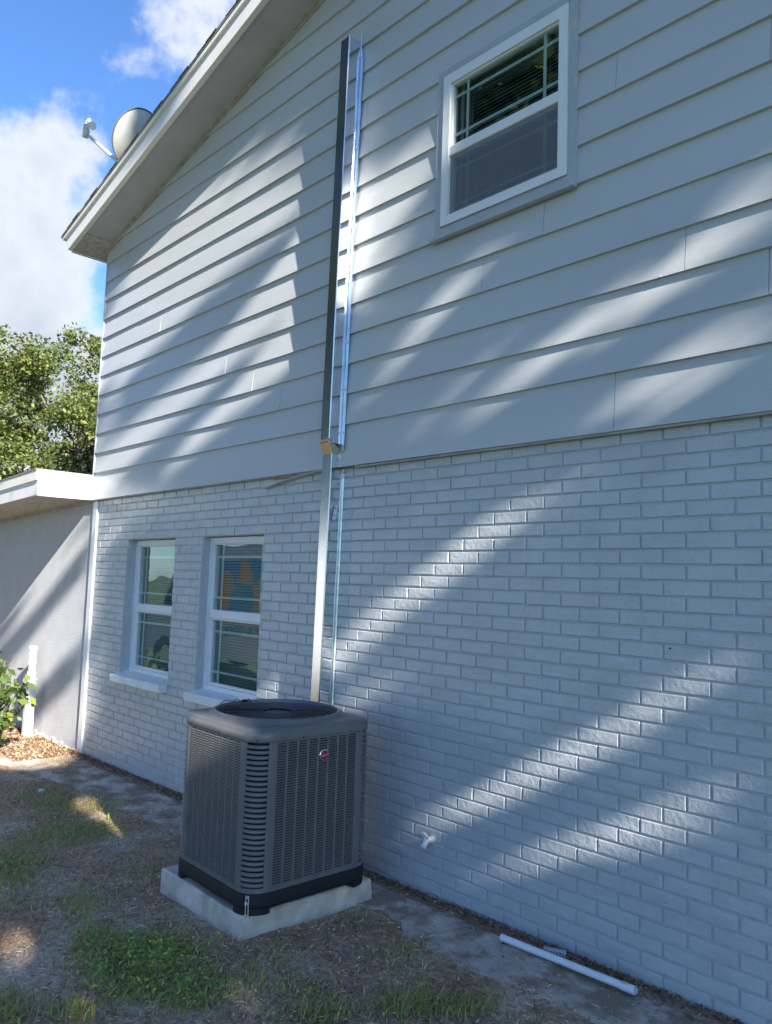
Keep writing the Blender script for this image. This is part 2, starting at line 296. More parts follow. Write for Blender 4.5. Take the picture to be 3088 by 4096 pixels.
# concrete path along the foot of the wall
def path_edges(x):
    lo = np.interp(x, [-9, -6.4, -5.3, -4.3, -3.4, -2.6, -1.9, -0.9, -0.5, 0.35, 3], [-1.0, -0.85, -0.70, -0.58, -0.56, -0.50, -0.46, -0.36, -0.46, -0.44, -0.42])
    hi = np.interp(x, [-9, -6.4, -5.5, -5.0, 3], [-0.66, -0.58, -0.30, -0.10, -0.08])
    return lo + 0.025 * math.sin(5.3 * x) + 0.02 * math.sin(13 * x + 1) + 0.012 * math.sin(31 * x), hi
b = MB(); xx = np.arange(-8.9, 2.8, 0.04); nn = 14; k = []
for i, x in enumerate(xx):
    lo, hi = path_edges(x)
    for j in range(nn):
        y = lo + (hi - lo) * j / (nn - 1); z = float(gz(x, y)) + (0.007 if 0 < j < nn - 1 else -0.006)
        b.v.append((x, y, z + 0.0012 * math.sin(40 * x + 9 * y)))
for i in range(len(xx) - 1):
    for j in range(nn - 1): b.f.append([i * nn + j, (i + 1) * nn + j, (i + 1) * nn + j + 1, i * nn + j + 1]); b.m.append(0); b.sm.append(True)
b.obj('path', M['path'], kind='structure')

# ---------------------------------------------------------------- the house
LB, HB = 0.2067, 0.0677
house = empty('house', 'two storey house, grey painted brick below and lapped siding under the gable', 'house', (-1.0, 0.1, 0))
def hp(o): o.matrix_parent_inverse = Matrix.Translation(-Vector(house.location)); return o
def part(b, name, m, parent=None, **k):
    o = b.obj(name, m, parent or house, **k)
    if parent is None: hp(o)
    return o
XL, XR = -5.47, 3.4
OPEN = [(-4.79, -3.90, 0.785, 1.997), (-3.455, -2.613, 0.785, 1.997)]
# wall core (mortar plane) with the two openings left free
b = MB(); ym, yb = 0.0072, 0.20
b.box(XL, OPEN[0][0], ym, yb, -0.2, 2.42); b.box(OPEN[0][1], OPEN[1][0], ym, yb, -0.2, 2.42); b.box(OPEN[1][1], XR, ym, yb, -0.2, 2.42)
for o_ in OPEN: b.box(o_[0], o_[1], ym, yb, -0.2, o_[2] - 0.07); b.box(o_[0], o_[1], ym, yb, o_[3], 2.42)
wall = part(b, 'brick_wall', M['mortar'])
# brick prototypes: slightly irregular hand-painted faces
def brick_proto():
    hx, hz = 0.0985, 0.0290; j = lambda s: random.uniform(-s, s)
    fx, fz = hx - 0.0026, hz - 0.0026; F = [(sx_ * fx + j(.0018), j(.0012), sz_ * fz + j(.0013)) for sx_, sz_ in ((-1, -1), (1, -1), (1, 1), (-1, 1))]
    B1 = [(-hx, .0026, -hz), (hx, .0026, -hz), (hx, .0026, hz), (-hx, .0026, hz)]; B2 = [(x, .06, z) for x, _, z in B1]
    mid = (j(.02), -.0006 + j(.0010), j(.008))
    vs = F + B1 + B2 + [mid]; fs = [(0, 1, 12), (1, 2, 12), (2, 3, 12), (3, 0, 12)]
    for i in range(4): k = (i + 1) % 4; fs.append((i, i + 4, k + 4, k)); fs.append((i + 4, i + 8, k + 8, k + 4))
    return np.array(vs), fs
protos = [brick_proto() for _ in range(14)]; pmesh = []
for V, F in protos:
    bb = MB(); bb.add(V, F); me = bb.mesh('brick'); me.materials.append(M['brick']); pmesh.append(me)
specs = []
def emit(x0, x1, c, deep=0):
    if x1 - x0 < 0.03: return
    specs.append(((x0 + x1) / 2, (36 - c) * HB, (x1 - x0 - 0.0097 * 1.0) / 0.197, deep))
for c in range(1, 39):
    off = 0 if c % 2 else 0.5; z0, z1 = (35.5 - c) * HB, (36.5 - c) * HB
    cuts = [XL] + [(k + off) * LB for k in range(-27, 17) if XL < (k + off) * LB < XR] + [XR]
    for a, e in zip(cuts[:-1], cuts[1:]):
        segs = [(a, e, 0)]
        for (ox0, ox1, oz0, oz1) in OPEN:
            if z1 > oz0 - 0.03 and z0 < oz1 - 0.01:
                new = []
                for (p, q, d) in segs:
                    if q <= ox0 or p >= ox1: new.append((p, q, d)); continue
                    if p < ox0 - 0.012: new.append((p, ox0, 1))
                    if q > ox1 + 0.012: new.append((ox1, q, 1))
                segs = new
        for (p, q, d) in segs: emit(p, q, c, d)
cen = np.array([(s[0], 0, s[1]) for s in specs]); px, dep = proj(cen)
inview = (px[:, 0] > -40) & (px[:, 0] < 3128) & (px[:, 1] > -40) & (px[:, 1] < 4136) & (dep > 0)
score = np.where(inview, (cen[:, 0] - CAM[0] < 0) * 1.0 / (dep ** 3 + .01), -1)
order = np.argsort(-score); single = set(order[:296].tolist()); rest = MB()
for i, (x, z, sx, d) in enumerate(specs):
    p = random.randrange(14); dy = random.uniform(-.0008, .0012); rot = random.uniform(-.005, .005); sy = 1.9 if d else 1.0
    if i in single:
        o = bpy.data.objects.new('brick', pmesh[p]); COL.objects.link(o); o.location = (x, dy, z); o.scale = (sx, sy, random.uniform(.965, 1.03)); o.rotation_euler = (0, rot, 0); o.parent = wall; o.matrix_parent_inverse = Matrix.Translation((0, 0, 0))
    else:
        V, F = protos[p]; rest.add(V * np.array([sx, sy, 1]) + np.array([x, dy, z]), F)
rest.obj('bricks', M['brick'], wall, kind='stuff')

# siding: lapped boards, rows from the base up
def soff(x): return 5.0 + 0.246 * (min(x, 1.02) + 5.5) - (0.246 * max(0, x - 1.02))
b = MB(); b.box(-5.53, -0.90, -0.012, 0.2, 2.425, 5.0); b.box(-0.07, 7.5, -0.012, 0.2, 2.425, 5.0); b.box(-0.90, -0.07, -0.012, 0.2, 2.425, 3.73); b.box(-0.90, -0.07, -0.012, 0.2, 4.61, 5.0); b.prism([(-5.53, 5.0), (7.5, 5.0), (1.02, 6.62)], -0.012, 0.2); siding = part(b, 'siding_wall', M['siding'])
JOINTS = {0: [-4.25, 0.199], 2: [0.881, -2.42], 3: [-2.783, 0.536], 4: [-3.172, -0.6], 5: [-3.555, -0.205, 1.6], 6: [-3.936], 7: [-4.312, 0.9], 8: [-4.70, 0.2]}
UW = (-0.955, -0.03, 3.675, 4.665)                                     # upper window outer trim
for r in range(0, 22):
    z0 = 2.400 if r == 0 else 2.672 + 0.1955 * (r - 1); z1 = 2.672 if r == 0 else z0 + 0.1955
    xa = -5.555; xb = 7.5
    if z0 > 4.99: xa = max(xa, (z0 - 5.0) / 0.246 - 5.5 - 0.02); xb = min(xb, 2.04 - xa)
    if xb - xa < 0.4: break
    js = sorted([j for j in JOINTS.get(r, [-2.0 + 0.9 * math.sin(r * 3.1), 2.6 + math.sin(r)]) if xa + .2 < j < xb - .2] + [4.2 + .5 * math.sin(r * 2.)])
    js = [j for j in js if xa + .2 < j < xb - .2]; cuts = [xa] + js + [xb]
    for a, e in zip(cuts[:-1], cuts[1:]):
        a += 0.0012; e -= 0.0012; segs = [(a, e)]
        if z1 > 3.74 and z0 < 4.60 and a < UW[1] and e > UW[0]: segs = [s for s in ((a, UW[0] + .02), (UW[1] - .02, e)) if s[1] - s[0] > .02]
        for (p, q) in segs:
            bb = MB(); n = max(2, int((q - p) / 0.25)); tw = random.uniform(0, 6)
            prof = lambda x, z: [(-0.0490 - 0.0016 * math.sin(2.3 * x + tw) , z0 + 0.0012 * math.sin(1.7 * x + tw)), (-0.0300 - .001 * math.sin(3.1 * x + tw), z1 + 0.012), (-0.0180, z1 + 0.012), (-0.0300, z0 + 0.0012 * math.sin(1.7 * x + tw))]
            for i in range(n + 1):
                x = p + (q - p) * i / n
                for (y, z) in prof(x, z0): bb.v.append((x, y, z))
            for i in range(n):
                for j in range(4): k = i * 4; bb.f.append([k + j, k + (j + 1) % 4, k + 4 + (j + 1) % 4, k + 4 + j]); bb.m.append(0); bb.sm.append(False)
            bb.f.append([0, 1, 2, 3]); bb.f.append([n * 4 + 3, n * 4 + 2, n * 4 + 1, n * 4]); bb.m += [0, 0]; bb.sm += [False] * 2
            bb.obj('siding_board', M['siding'], siding)
# starter strip, dark drip line under the lowest board, peeled strip hanging loose
b = MB(); b.box(-5.5, -2.0, -0.034, -0.004, 2.392, 2.399); b.box(-1.60, 7.4, -0.036, -0.004, 2.388, 2.3985); part(b, 'drip_strip', M['tan'])
b = MB(); P = [(-1.87, 2.400), (-2.05, 2.392), (-2.25, 2.372), (-2.42, 2.348), (-2.56, 2.322)]
for i, (x, z) in enumerate(P): b.v += [(x, -0.052, z), (x, -0.050, z - 0.004), (x, -0.010, z - 0.009), (x, -0.012, z - 0.004)]
for i in range(len(P) - 1):
    for j in range(4): k = i * 4; b.f.append([k + j, k + (j + 1) % 4, k + 4 + (j + 1) % 4, k + 4 + j]); b.m.append(0); b.sm.append(False)
b.f.append([0, 1, 2, 3]); b.f.append([16, 17, 18, 19]); b.m += [0, 0]; b.sm += [False, False]
part(b, 'loose_strip', M['siding'], label='loose painted strip peeling away below the siding beside the metal duct')
b = MB(); b.box(-2.5, -2.06, -0.02, 0.004, 2.382, 2.399); part(b, 'exposed_wood', M['wood'])
b = MB(); b.box(-5.562, -5.548, -0.050, 0.15, 2.402, 4.90); part(b, 'corner_board', M['siding'])

# rake: fascia, drip edge, soffit, boxed end, shingles (left slope + right slope)
SL = 0.246; APX = 1.02
def rake(b, o0, o1, y0, y1, xt0, xt1, mi=0):      # band between line offsets o0 (low) and o1 (high), ends at xt0/xt1
    l = lambda o, x: o + SL * (x + 5.5)
    b.prism([(xt0, l(o0, xt0)), (APX, l(o0, APX)), (APX, l(o1, APX)), (xt1, l(o1, xt1))], y0, y1, mi)
    b.prism([(2 * APX - xt0, l(o0, xt0)), (2 * APX - xt1, l(o1, xt1)), (APX + .001, l(o1, APX)), (APX + .001, l(o0, APX))], y0, y1, mi)
b = MB(); rake(b, 5.012, 5.128, -0.380, -0.350, -5.755, -5.80); part(b, 'fascia_board', M['whitewood'])
b = MB(); rake(b, 4.972, 5.011, -0.388, -0.345, -5.730, -5.745); part(b, 'fascia_trim', M['cream'])
b = MB(); rake(b, 5.129, 5.168, -0.402, -0.350, -5.845, -5.870); part(b, 'drip_edge', M['cream'])
b = MB(); rake(b, 4.992, 5.004, -0.345, -0.013, -5.73, -5.73); part(b, 'soffit', M['soffit'])
b = MB(); rake(b, 4.955, 4.992, -0.052, -0.030, -5.54, -5.54); rake(b, 4.972, 4.9915, -0.070, -0.0521, -5.54, -5.54); part(b, 'rake_moulding', M['tan'])
b = MB(); lx = lambda o, x: o + SL * (x + 5.5)
b.prism([(-5.733, lx(4.980, -5.733)), (-5.42, lx(4.980, -5.42)), (-5.42, lx(4.9915, -5.42)), (-5.733, lx(4.9915, -5.733))], -0.344, -0.0525); b.prism([(-5.733, lx(4.98, -5.733)), (-5.545, lx(4.98, -5.545)), (-5.545, lx(4.9915, -5.545)), (-5.733, lx(4.9915, -5.733))], -0.0524, 8.0); part(b, 'eave_soffit', M['rough'])
b = MB(); b.prism([(-5.7455, 4.905), (-5.734, 4.905), (-5.734, 5.05), (-5.7455, 5.05)], -0.3445, 8.0); part(b, 'eave_fascia', M['whitewood'])
b = MB(); rake(b, 5.1685, 5.186, -0.408, 8.2, -5.88, -5.885)
l = lambda x: 5.186 + SL * (x + 5.5)
for i in range(50):                                                    # shingle butts step up the rake edge
    x = -5.86 + i * 0.138
    if x > APX - .15: break
    b.prism([(x, l(x) + .0005), (x + .15, l(x + .15) + .0005), (x + .15, l(x + .15) + 0.003), (x, l(x) + 0.005)], -0.410 - .004 * (i % 3), 8.19)
roof = part(b, 'roof', M['shingle'])

# windows ------------------------------------------------------------------
def ring(b, x0, x1, z0, z1, w, y0, y1, wt=None, wb=None, mi=0):
    wt = w if wt is None else wt; wb = w if wb is None else wb
    b.box(x0, x0 + w, y0, y1, z0, z1, mi); b.box(x1 - w, x1, y0, y1, z0, z1, mi)
    b.box(x0 + w, x1 - w, y0 + .0005, y1 - .0005, z1 - wt, z1 - .0003, mi); b.box(x0 + w, x1 - w, y0 + .0005, y1 - .0005, z0 + .0003, z0 + wb, mi)
def make_window(x0, x1, z0, z1, y, zm, name_label, fw=0.04, scr=False, sill=True, rail=0.055):
    b = MB(); ring(b, x0, x1, z0, z1, fw, y, y + 0.07, wt=fw * 1.15); w = part(b, 'window', M['white'], label=name_label)
    gx0, gx1 = x0 + fw, x1 - fw; gz0, gz1 = z0 + fw, z1 - fw * 1.15
    b = MB(); b.bbox(gx0 - .004, gx1 + .004, y + 0.004, y + 0.05, zm - rail / 2, zm + rail / 2, 0.003); b.obj('meeting_rail', M['white'], w)
    b = MB(); ring(b, gx0 + .0005, gx1 - .0005, gz0 + .0005, zm - rail / 2, 0.016, y + 0.022, y + 0.05, wb=.022); b.obj('lower_sash', M['white'], w)
    b = MB(); ring(b, gx0 + .0005, gx1 - .0005, zm + rail / 2, gz1 - .0005, 0.009, y + 0.014, y + 0.045); b.obj('upper_sash', M['white'], w)
    b = MB(); b.box(gx0 + .008, gx1 - .008, y + 0.028, y + 0.030, zm + rail / 2 + .008, gz1 - .008); b.obj('pane', M['glass'], w)
    b = MB(); b.box(gx0 + .015, gx1 - .015, y + 0.036, y + 0.038, gz0 + .02, zm - rail / 2 - .01); b.obj('pane', M['glass'], w)
    if scr: b = MB(); b.box(gx0 + .003, gx1 - .003, y + 0.0165, y + 0.0168, gz0 + .003, zm - rail / 2 - .002); b.obj('insect_screen', M['screen'], w)
    b = MB(); t = 0.0085; dx = (gx1 - gx0) * 0.145
    for (a, e, yy) in ((zm + rail / 2, gz1, y + 0.034), (gz0, zm - rail / 2, y + 0.042)):
        for gx in (gx0 + dx, gx1 - dx): b.box(gx - t, gx + t, yy, yy + 0.006, a, e)
        for zz in (a + (e - a) * .20, e - (e - a) * .20): b.box(gx0, gx1, yy + .0005, yy + 0.0055, zz - t, zz + t)
    b.obj('grille', M['muntin'], w)
    b = MB(); z = z0 + .05
    while z < z1 - .05:
        tl = 0.0082 + random.uniform(-.0006, .0006); b.add([(x0 + .05, y + .085, z - tl), (x1 - .05, y + .085, z - tl), (x1 - .05, y + .099, z + tl), (x0 + .05, y + .099, z + tl)], [(0, 1, 2, 3)]); z += 0.0215
    for xc in (x0 + .16, x1 - .16): b.box(xc - .001, xc + .001, y + .083, y + .084, z0 + .05, z1 - .05)
    b.obj('blind', M['blind'], w, kind='stuff')
    b = MB(); b.box(x0 + .07, x0 + .095, y + .076, y + .080, z0, z1); b.box(x0 + .03, x0 + .05, y + .078, y + .082, z0, z1); b.obj('curtain_edge', M['blind'], w)
    b = MB(); d = 0.6; b.add([(x0 + .01, y + .07, z0 + .01), (x1 - .01, y + .07, z0 + .01), (x1 - .01, y + .07, z1 - .01), (x0 + .01, y + .07, z1 - .01), (x0 - .3, y + d, z0 - .3), (x1 + .3, y + d, z0 - .3), (x1 + .3, y + d, z1 + .3), (x0 - .3, y + d, z1 + .3)], [(4, 5, 6, 7), (0, 1, 5, 4), (1, 2, 6, 5), (2, 3, 7, 6), (3, 0, 4, 7)]); b.obj('room_behind', M['dark'], w)
    return w
def sill(x0, x1, parent):
    b = MB(); n = 14; P = [(-0.066, 0.722), (-0.070, 0.772), (-0.058, 0.783), (0.088, 0.812), (0.088, 0.722)]
    for i in range(n + 1):
        x = x0 + (x1 - x0) * i / n
        for (y, z) in P: b.v.append((x, y + (random.uniform(-.003, .003) if y < 0 else 0), z + (random.uniform(-.0025, .0025) if y < 0 else 0)))
    for i in range(n):
        for j in range(5): k = i * 5; b.f.append([k + j, k + (j + 1) % 5, k + 5 + (j + 1) % 5, k + 5 + j]); b.m.append(0); b.sm.append(False)
    b.f.append([0, 1, 2, 3, 4]); b.f.append([n * 5 + j for j in range(5)]); b.m += [0, 0]; b.sm += [False] * 2
    b.obj('sill', M['sill'], parent)
w1 = make_window(-4.788, -3.902, 0.80, 1.992, 0.088, 1.383, 'narrow ground floor window nearest the white corner strip'); sill(-4.83, -3.905, w1)
w2 = make_window(-3.453, -2.615, 0.80, 1.992, 0.070, 1.388, 'ground floor window nearest the metal duct'); sill(-3.50, -2.60, w2)
w3 = make_window(-0.905, -0.062, 3.715, 4.622, -0.062, 4.150, 'upstairs window in the grey siding', fw=0.052, scr=True, rail=0.055)
b = MB(); ring(b, -0.958, -0.010, 3.655, 4.672, 0.050, -0.052, -0.012, wt=0.048, wb=0.055); b.obj('casing', M['trimgrey'], w3)
b = MB(); b.bbox(-0.968, -0.004, -0.085, -0.045, 3.632, 3.654, 0.004); b.obj('sill', M['trimgrey'], w3)
b = MB()
for i in range(40):                                                     # cracked caulk beads round the casing
    s = random.random(); side = random.randrange(4)
    x, z = ((-0.96 + s * .95, 4.630) if side == 0 else (-0.008, 3.66 + s * 1.0) if side == 1 else (-0.96 + s * .95, 3.71) if side == 2 else (-0.93, 3.72 + .9 * s))
    hx, hz = ((.03, .0025) if side in (0, 2) else (.0025, .03)); hx *= random.uniform(.3, 1.3); hz *= random.uniform(.4, 1.3); b.bbox(x - hx, x + hx, -0.056, -0.045, z - hz, z + hz, .002)
b.obj('caulk', M['trimgrey'], w3, kind='stuff')
# small round black vent plug in the brick
b = MB()
for k in range(46):
    r_ = random.randrange(0, 12); x = random.uniform(-5.3, .9); z = 2.425 + .1955 * r_ + (.05 if r_ else 0)
    if not (UW[0] - .05 < x < UW[1] + .05) and z < soff(x) - .2: b.bbox(x - .0035, x + .0035, -.0502, -.045, z, z + .007, .002)
part(b, 'nail_heads', M['siding'], kind='stuff')
b = MB(); b.tube([(0.447, 0.004, 1.44), (0.447, -0.004, 1.44)], 0.004, 8); part(b, 'nail_head', M['dark'])

# ---------------------------------------------------------------- lower wing on the left
wing = empty('garage_wing', 'low stucco wing with shallow white fascia, left of the brick wall', 'building', (-8.0, 0.1, 0))
def wp(b, name, m, **k):
    o = b.obj(name, m, wing, **k); o.matrix_parent_inverse = Matrix.Translation(-Vector(wing.location)); return o
b = MB(); b.prism([(-13, -.2), (-5.5705, -.2), (-5.5705, 2.45), (-13, 2.14)], 0.004, 0.2); wp(b, 'stucco_wall', M['stucco'])
b = MB(); n = 60
for i in range(n):
    x = -7.6 + 2.0 * random.random(); b.bbox(x, x + .02 + .05 * random.random(), -0.010 - .014 * random.random(), 0.003, float(gz(x, 0)) - .05, float(gz(x, 0)) + 0.015 + .05 * random.random() ** 2, .006)
wp(b, 'chipped_wall_foot', M['stucco'], kind='stuff')
b = MB(); b.bbox(-5.570, -5.474, -0.018, 0.1, -0.1, 2.39, .004); wp(b, 'corner_strip', M['white'])
sl = 0.036; lw = lambda o, x: o + sl * (x + 5.57)
b = MB(); b.prism([(-13, lw(2.405, -13)), (-5.572, 2.405), (-5.572, 2.635), (-13, lw(2.635, -13))], -0.565, -0.545); wp(b, 'fascia_board', M['whitewood'])
b = MB(); b.prism([(-13, lw(2.545, -13)), (-5.560, 2.545), (-5.560, 2.642), (-13, lw(2.642, -13))], -0.582, -0.5655); wp(b, 'drip_edge', M['cream'])
b = MB(); b.add([(-5.571, -0.5648, 2.395), (-5.5705, 0.003, 2.405), (-5.5705, 0.003, 2.541), (-5.571, -0.5648, 2.541), (-5.585, -0.5648, 2.395), (-5.585, 0.003, 2.405), (-5.585, 0.003, 2.541), (-5.585, -0.5648, 2.541)], [(0, 1, 2, 3), (7, 6, 5, 4), (0, 4, 5, 1), (1, 5, 6, 2), (2, 6, 7, 3), (3, 7, 4, 0)]); wp(b, 'end_board', M['white'])
b = MB(); b.add([(-5.557, -0.5815, 2.547), (-5.557, 0.003, 2.547), (-5.557, 0.003, 2.645), (-5.557, -0.5815, 2.645), (-5.5695, -0.5815, 2.547), (-5.5695, 0.003, 2.547), (-5.5695, 0.003, 2.645), (-5.5695, -0.5815, 2.645)], [(0, 1, 2, 3), (7, 6, 5, 4), (0, 4, 5, 1), (1, 5, 6, 2), (2, 6, 7, 3), (3, 7, 4, 0)]); wp(b, 'end_cap', M['white'])
b = MB(); b.prism([(-13, lw(2.408, -13)), (-5.586, 2.408), (-5.586, 2.420), (-13, lw(2.420, -13))], -0.5445, 0.003); wp(b, 'soffit', M['rough'])
b = MB(); b.prism([(-13, lw(2.380, -13)), (-5.60, 2.380), (-5.60, 2.4075), (-13, lw(2.4075, -13))], -0.030, 0.003); wp(b, 'wall_moulding', M['tan'])
b = MB(); b.prism([(-13, lw(2.643, -13)), (-5.573, 2.643), (-5.573, 2.655), (-13, lw(2.655, -13))], -0.59, 6); wp(b, 'roof', M['shingle'])

# ---------------------------------------------------------------- metal duct
duct = empty('metal_duct', 'shiny galvanized sheet metal duct running down siding and brick behind the cooling unit', 'duct', (-1.8, -0.06, 0.3))
def dp(b, name, m, parent=None, **k):
    o = b.obj(name, m, parent or duct, **k)
    if parent is None: o.matrix_parent_inverse = Matrix.Translation(-Vector(duct.location))
    return o
def lean(x, z): return x + 0.0175 * (z - 2.55)
def channel(b, z0, z1, xl, xr, yf, yb, n=24, mi=0):
    for i in range(n + 1):
        z = z0 + (z1 - z0) * i / n; w = 0.0012 * math.sin(z * 3.3) + .0006 * math.sin(z * 11)
        for (x, y) in ((xl, yb), (xl, yf), (xl + .002, yf - .002), (xr - .005, yf - .002 + w), (xr, yf + .003), (xr + w, yb)): b.v.append((lean(x, z), y, z))
    for i in range(n):
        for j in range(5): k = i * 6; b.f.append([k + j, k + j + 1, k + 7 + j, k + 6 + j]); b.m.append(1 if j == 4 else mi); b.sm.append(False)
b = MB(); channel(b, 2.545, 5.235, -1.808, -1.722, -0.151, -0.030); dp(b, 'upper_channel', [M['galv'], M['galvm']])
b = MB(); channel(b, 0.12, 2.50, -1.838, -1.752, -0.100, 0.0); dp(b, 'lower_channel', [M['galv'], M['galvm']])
b = MB()
for i in range(31):
    z = 2.50 + (5.30 - 2.50) * i / 30; tp = 1 if z < 5.2 else 0.25
    for (x, y) in ((-1.7215, -0.0520), (-1.722 + 0.010 * tp, -0.0560), (-1.722 + .022 * tp, -0.0545), (-1.722 + .030 * tp, -0.0530)): b.v.append((lean(x, z), y + (.001 * math.sin(z * 19)), z))
for i in range(30):
    for j in range(3): k = i * 4; b.f.append([k + j, k + j + 1, k + 5 + j, k + 4 + j]); b.m.append(0); b.sm.append(False)
dp(b, 'upper_flange', M['galvb'])
b = MB()
for i in range(25):
    z = 0.12 + 2.25 * i / 24
    for (x, y) in ((-1.752, -0.002), (-1.747, -0.008), (-1.740, -0.007), (-1.737, -0.001)): b.v.append((lean(x, z), y, z))
for i in range(24):
    for j in range(3): k = i * 4; b.f.append([k + j, k + j + 1, k + 5 + j, k + 4 + j]); b.m.append(0); b.sm.append(False)
dp(b, 'lower_flange', M['galvb'])
b = MB(); z = 2.52                                                       # step between the two channels
b.add([(-1.822, -0.160, z + .045), (-1.718, -0.160, z + .045), (-1.742, -0.104, z - .035), (-1.830, -0.104, z - .035), (-1.822, -0.148, z + .052), (-1.718, -0.148, z + .052), (-1.742, -0.02, z - .035), (-1.830, -0.02, z - .035)], [(0, 1, 2, 3), (0, 4, 5, 1), (1, 5, 6, 2), (3, 2, 6, 7), (0, 3, 7, 4), (4, 5, 6, 7)]); dp(b, 'offset_cap', M['brass'])
b = MB()
for z, x in ((5.13, -1.662), (4.50, -1.675), (4.30, -1.675), (3.6, -1.688), (3.2, -1.695), (2.9, -1.70), (2.62, -1.704)):
    y = -0.061 if z > 2.5 else -0.013; b.tube([(x, y + .003, z), (x, y - .003, z)], 0.0045, 6)
dp(b, 'screws', M['steel'], kind='stuff')
b = MB()
for i in range(38):                                                     # foamed sealant where the channels meet the wall
    s = random.random(); x = -1.745 + random.uniform(-.045, .03) * (.4 + s); z = 2.50 - 0.18 * s + random.uniform(-.02, .02); r = random.uniform(.004, .009); b.bbox(x - r, x + r, -0.05 * (1 - s) - r - .004, -0.05 * (1 - s) + r, z - r, z + r, r * .5)
dp(b, 'sealant', M['spigot'], kind='stuff')
b = MB(); b.add([(-1.7545, -0.062, 2.155), (-1.7545, -0.036, 2.155), (-1.7545, -0.054, 2.065), (-1.7545, -0.080, 2.065)], [(0, 1, 2, 3)]); b.v = [(x + 0.006, y, z) for x, y, z in b.v] + [(x + .004, y, z) for x, y, z in b.v]; b.f += [[7, 6, 5, 4], [0, 4, 5, 1], [1, 5, 6, 2], [2, 6, 7, 3], [3, 7, 4, 0]]; b.m += [0] * 5; b.sm += [False] * 5
tg = dp(b, 'sticker', M['white'])
b = MB(); b.box(-1.7478, -1.7470, -0.058, -0.050, 2.130, 2.146); b.box(-1.7478, -1.7470, -0.066, -0.060, 2.082, 2.098); dp(b, 'sticker_print', M['ink'], tg)

# ---------------------------------------------------------------- concrete pad and condenser
ROT = math.radians(-1.3); PC = (-1.487, -0.655)
pad = empty('concrete_pad', 'thick square concrete slab under the grey cooling unit', 'slab', (PC[0], PC[1], 0))
b = MB(); h = 0.398; n = 14; z0, z1 = -0.06, 0.120
ringpts = []
for s in range(4):
    for i in range(n):
        t = -1 + 2 * i / n; p = [(t, -1), (1, t), (-t, 1), (-1, -t)][s]; ringpts.append((p[0] * h, p[1] * h))
jj = lambda s: random.uniform(-s, s); m_ = len(ringpts)
for zz, inset, jt in ((z0, -.004, .003), (z0 + .09, -.002, .003), (z1 - .008, 0.0, .003), (z1, .009, .003)):
    for (x, y) in ringpts: f = (h - inset) / h; b.v.append((x * f + jj(jt), y * f + jj(jt), zz + jj(.0012)))
for k in range(3):
    for i in range(m_): b.f.append([k * m_ + i, k * m_ + (i + 1) % m_, (k + 1) * m_ + (i + 1) % m_, (k + 1) * m_ + i]); b.m.append(0); b.sm.append(False)
b.f.append([3 * m_ + i for i in range(m_)]); b.m.append(0); b.sm.append(False)
o = b.obj('slab', M['concrete'], pad); pad.rotation_euler = (0, 0, ROT)

ACC = (-1.428, -0.668)
ac = empty('air_conditioner', 'dark grey louvred outdoor cooling unit with round top fan, standing on the slab', 'air conditioner', (ACC[0], ACC[1], 0.120)); ac.rotation_euler = (0, 0, ROT)
Hw = 0.368; CR = 0.105; FH = Hw - CR                                     # half width, corner radius, half flat
def outline(off=0.0, n=8, r=CR):
    pts = []
    for q, (sx, sy) in enumerate(((1, 1), (-1, 1), (-1, -1), (1, -1))):
        for i in range(n + 1):
            a = math.pi / 2 * q + math.pi / 2 * i / n; pts.append((sx * (Hw - r) + (r + off) * math.cos(a), sy * (Hw - r) + (r + off) * math.sin(a)))
    return pts
def outline_full(off, n, m=8):
    C = outline(off, n); k = n + 1; out_ = []
    for q in range(4):
        c = C[q * k:(q + 1) * k]; nxt = C[((q + 1) % 4) * k]; out_ += c
        for i in range(1, m): out_.append((c[-1][0] + (nxt[0] - c[-1][0]) * i / m, c[-1][1] + (nxt[1] - c[-1][1]) * i / m))
    return out_
def loft(b, levels, n=8, capt=False, capb=False, mi=0, smooth=True):
    m_ = None; k0 = len(b.v)
    for (off, z) in levels:
        P = outline(off, n); m_ = len(P); b.v += [(x, y, z) for x, y in P]
    for k in range(len(levels) - 1):
        for i in range(m_): b.f.append([k0 + k * m_ + i, k0 + k * m_ + (i + 1) % m_, k0 + (k + 1) * m_ + (i + 1) % m_, k0 + (k + 1) * m_ + i]); b.m.append(mi); b.sm.append(smooth)
    if capt: e = k0 + (len(levels) - 1) * m_; b.f.append([e + i for i in range(m_)]); b.m.append(mi); b.sm.append(False)
    if capb: b.f.append([k0 + i for i in range(m_)][::-1]); b.m.append(mi); b.sm.append(False)
b = MB(); loft(b, [(-.02, .028), (.008, .028), (.010, .040), (.008, .088), (.002, .094), (-.03, .094)], capt=True, capb=True)
bp = b.obj('base_pan', M['acblack'], ac)
for sx, sy in ((1, 1), (-1, 1), (-1, -1), (1, -1)):
    b = MB(); a0 = math.atan2(sy, sx); P = []
    for i in range(9):
        a = a0 - math.pi / 3.6 + math.pi / 1.8 * i / 8; P.append((sx * FH + (CR + .009) * math.cos(a), sy * FH + (CR + .009) * math.sin(a)))
    P = P + [(sx * (FH - .02), sy * (FH - .02))]; n = len(P); b.v = [(x, y, 0.0) for x, y in P] + [(x, y, .030) for x, y in P]
    b.f = [list(range(n)), list(range(2 * n - 1, n - 1, -1))] + [[i, (i + 1) % n, (i + 1) % n + n, i + n] for i in range(n)]; b.m = [0] * len(b.f); b.sm = [False] * len(b.f); b.obj('foot', M['acblack'], ac)
b = MB(); loft(b, [(-.026, .094), (-.026, .785)]); b.obj('coil', M['coil'], ac)
Z0, Z1 = 0.096, 0.788
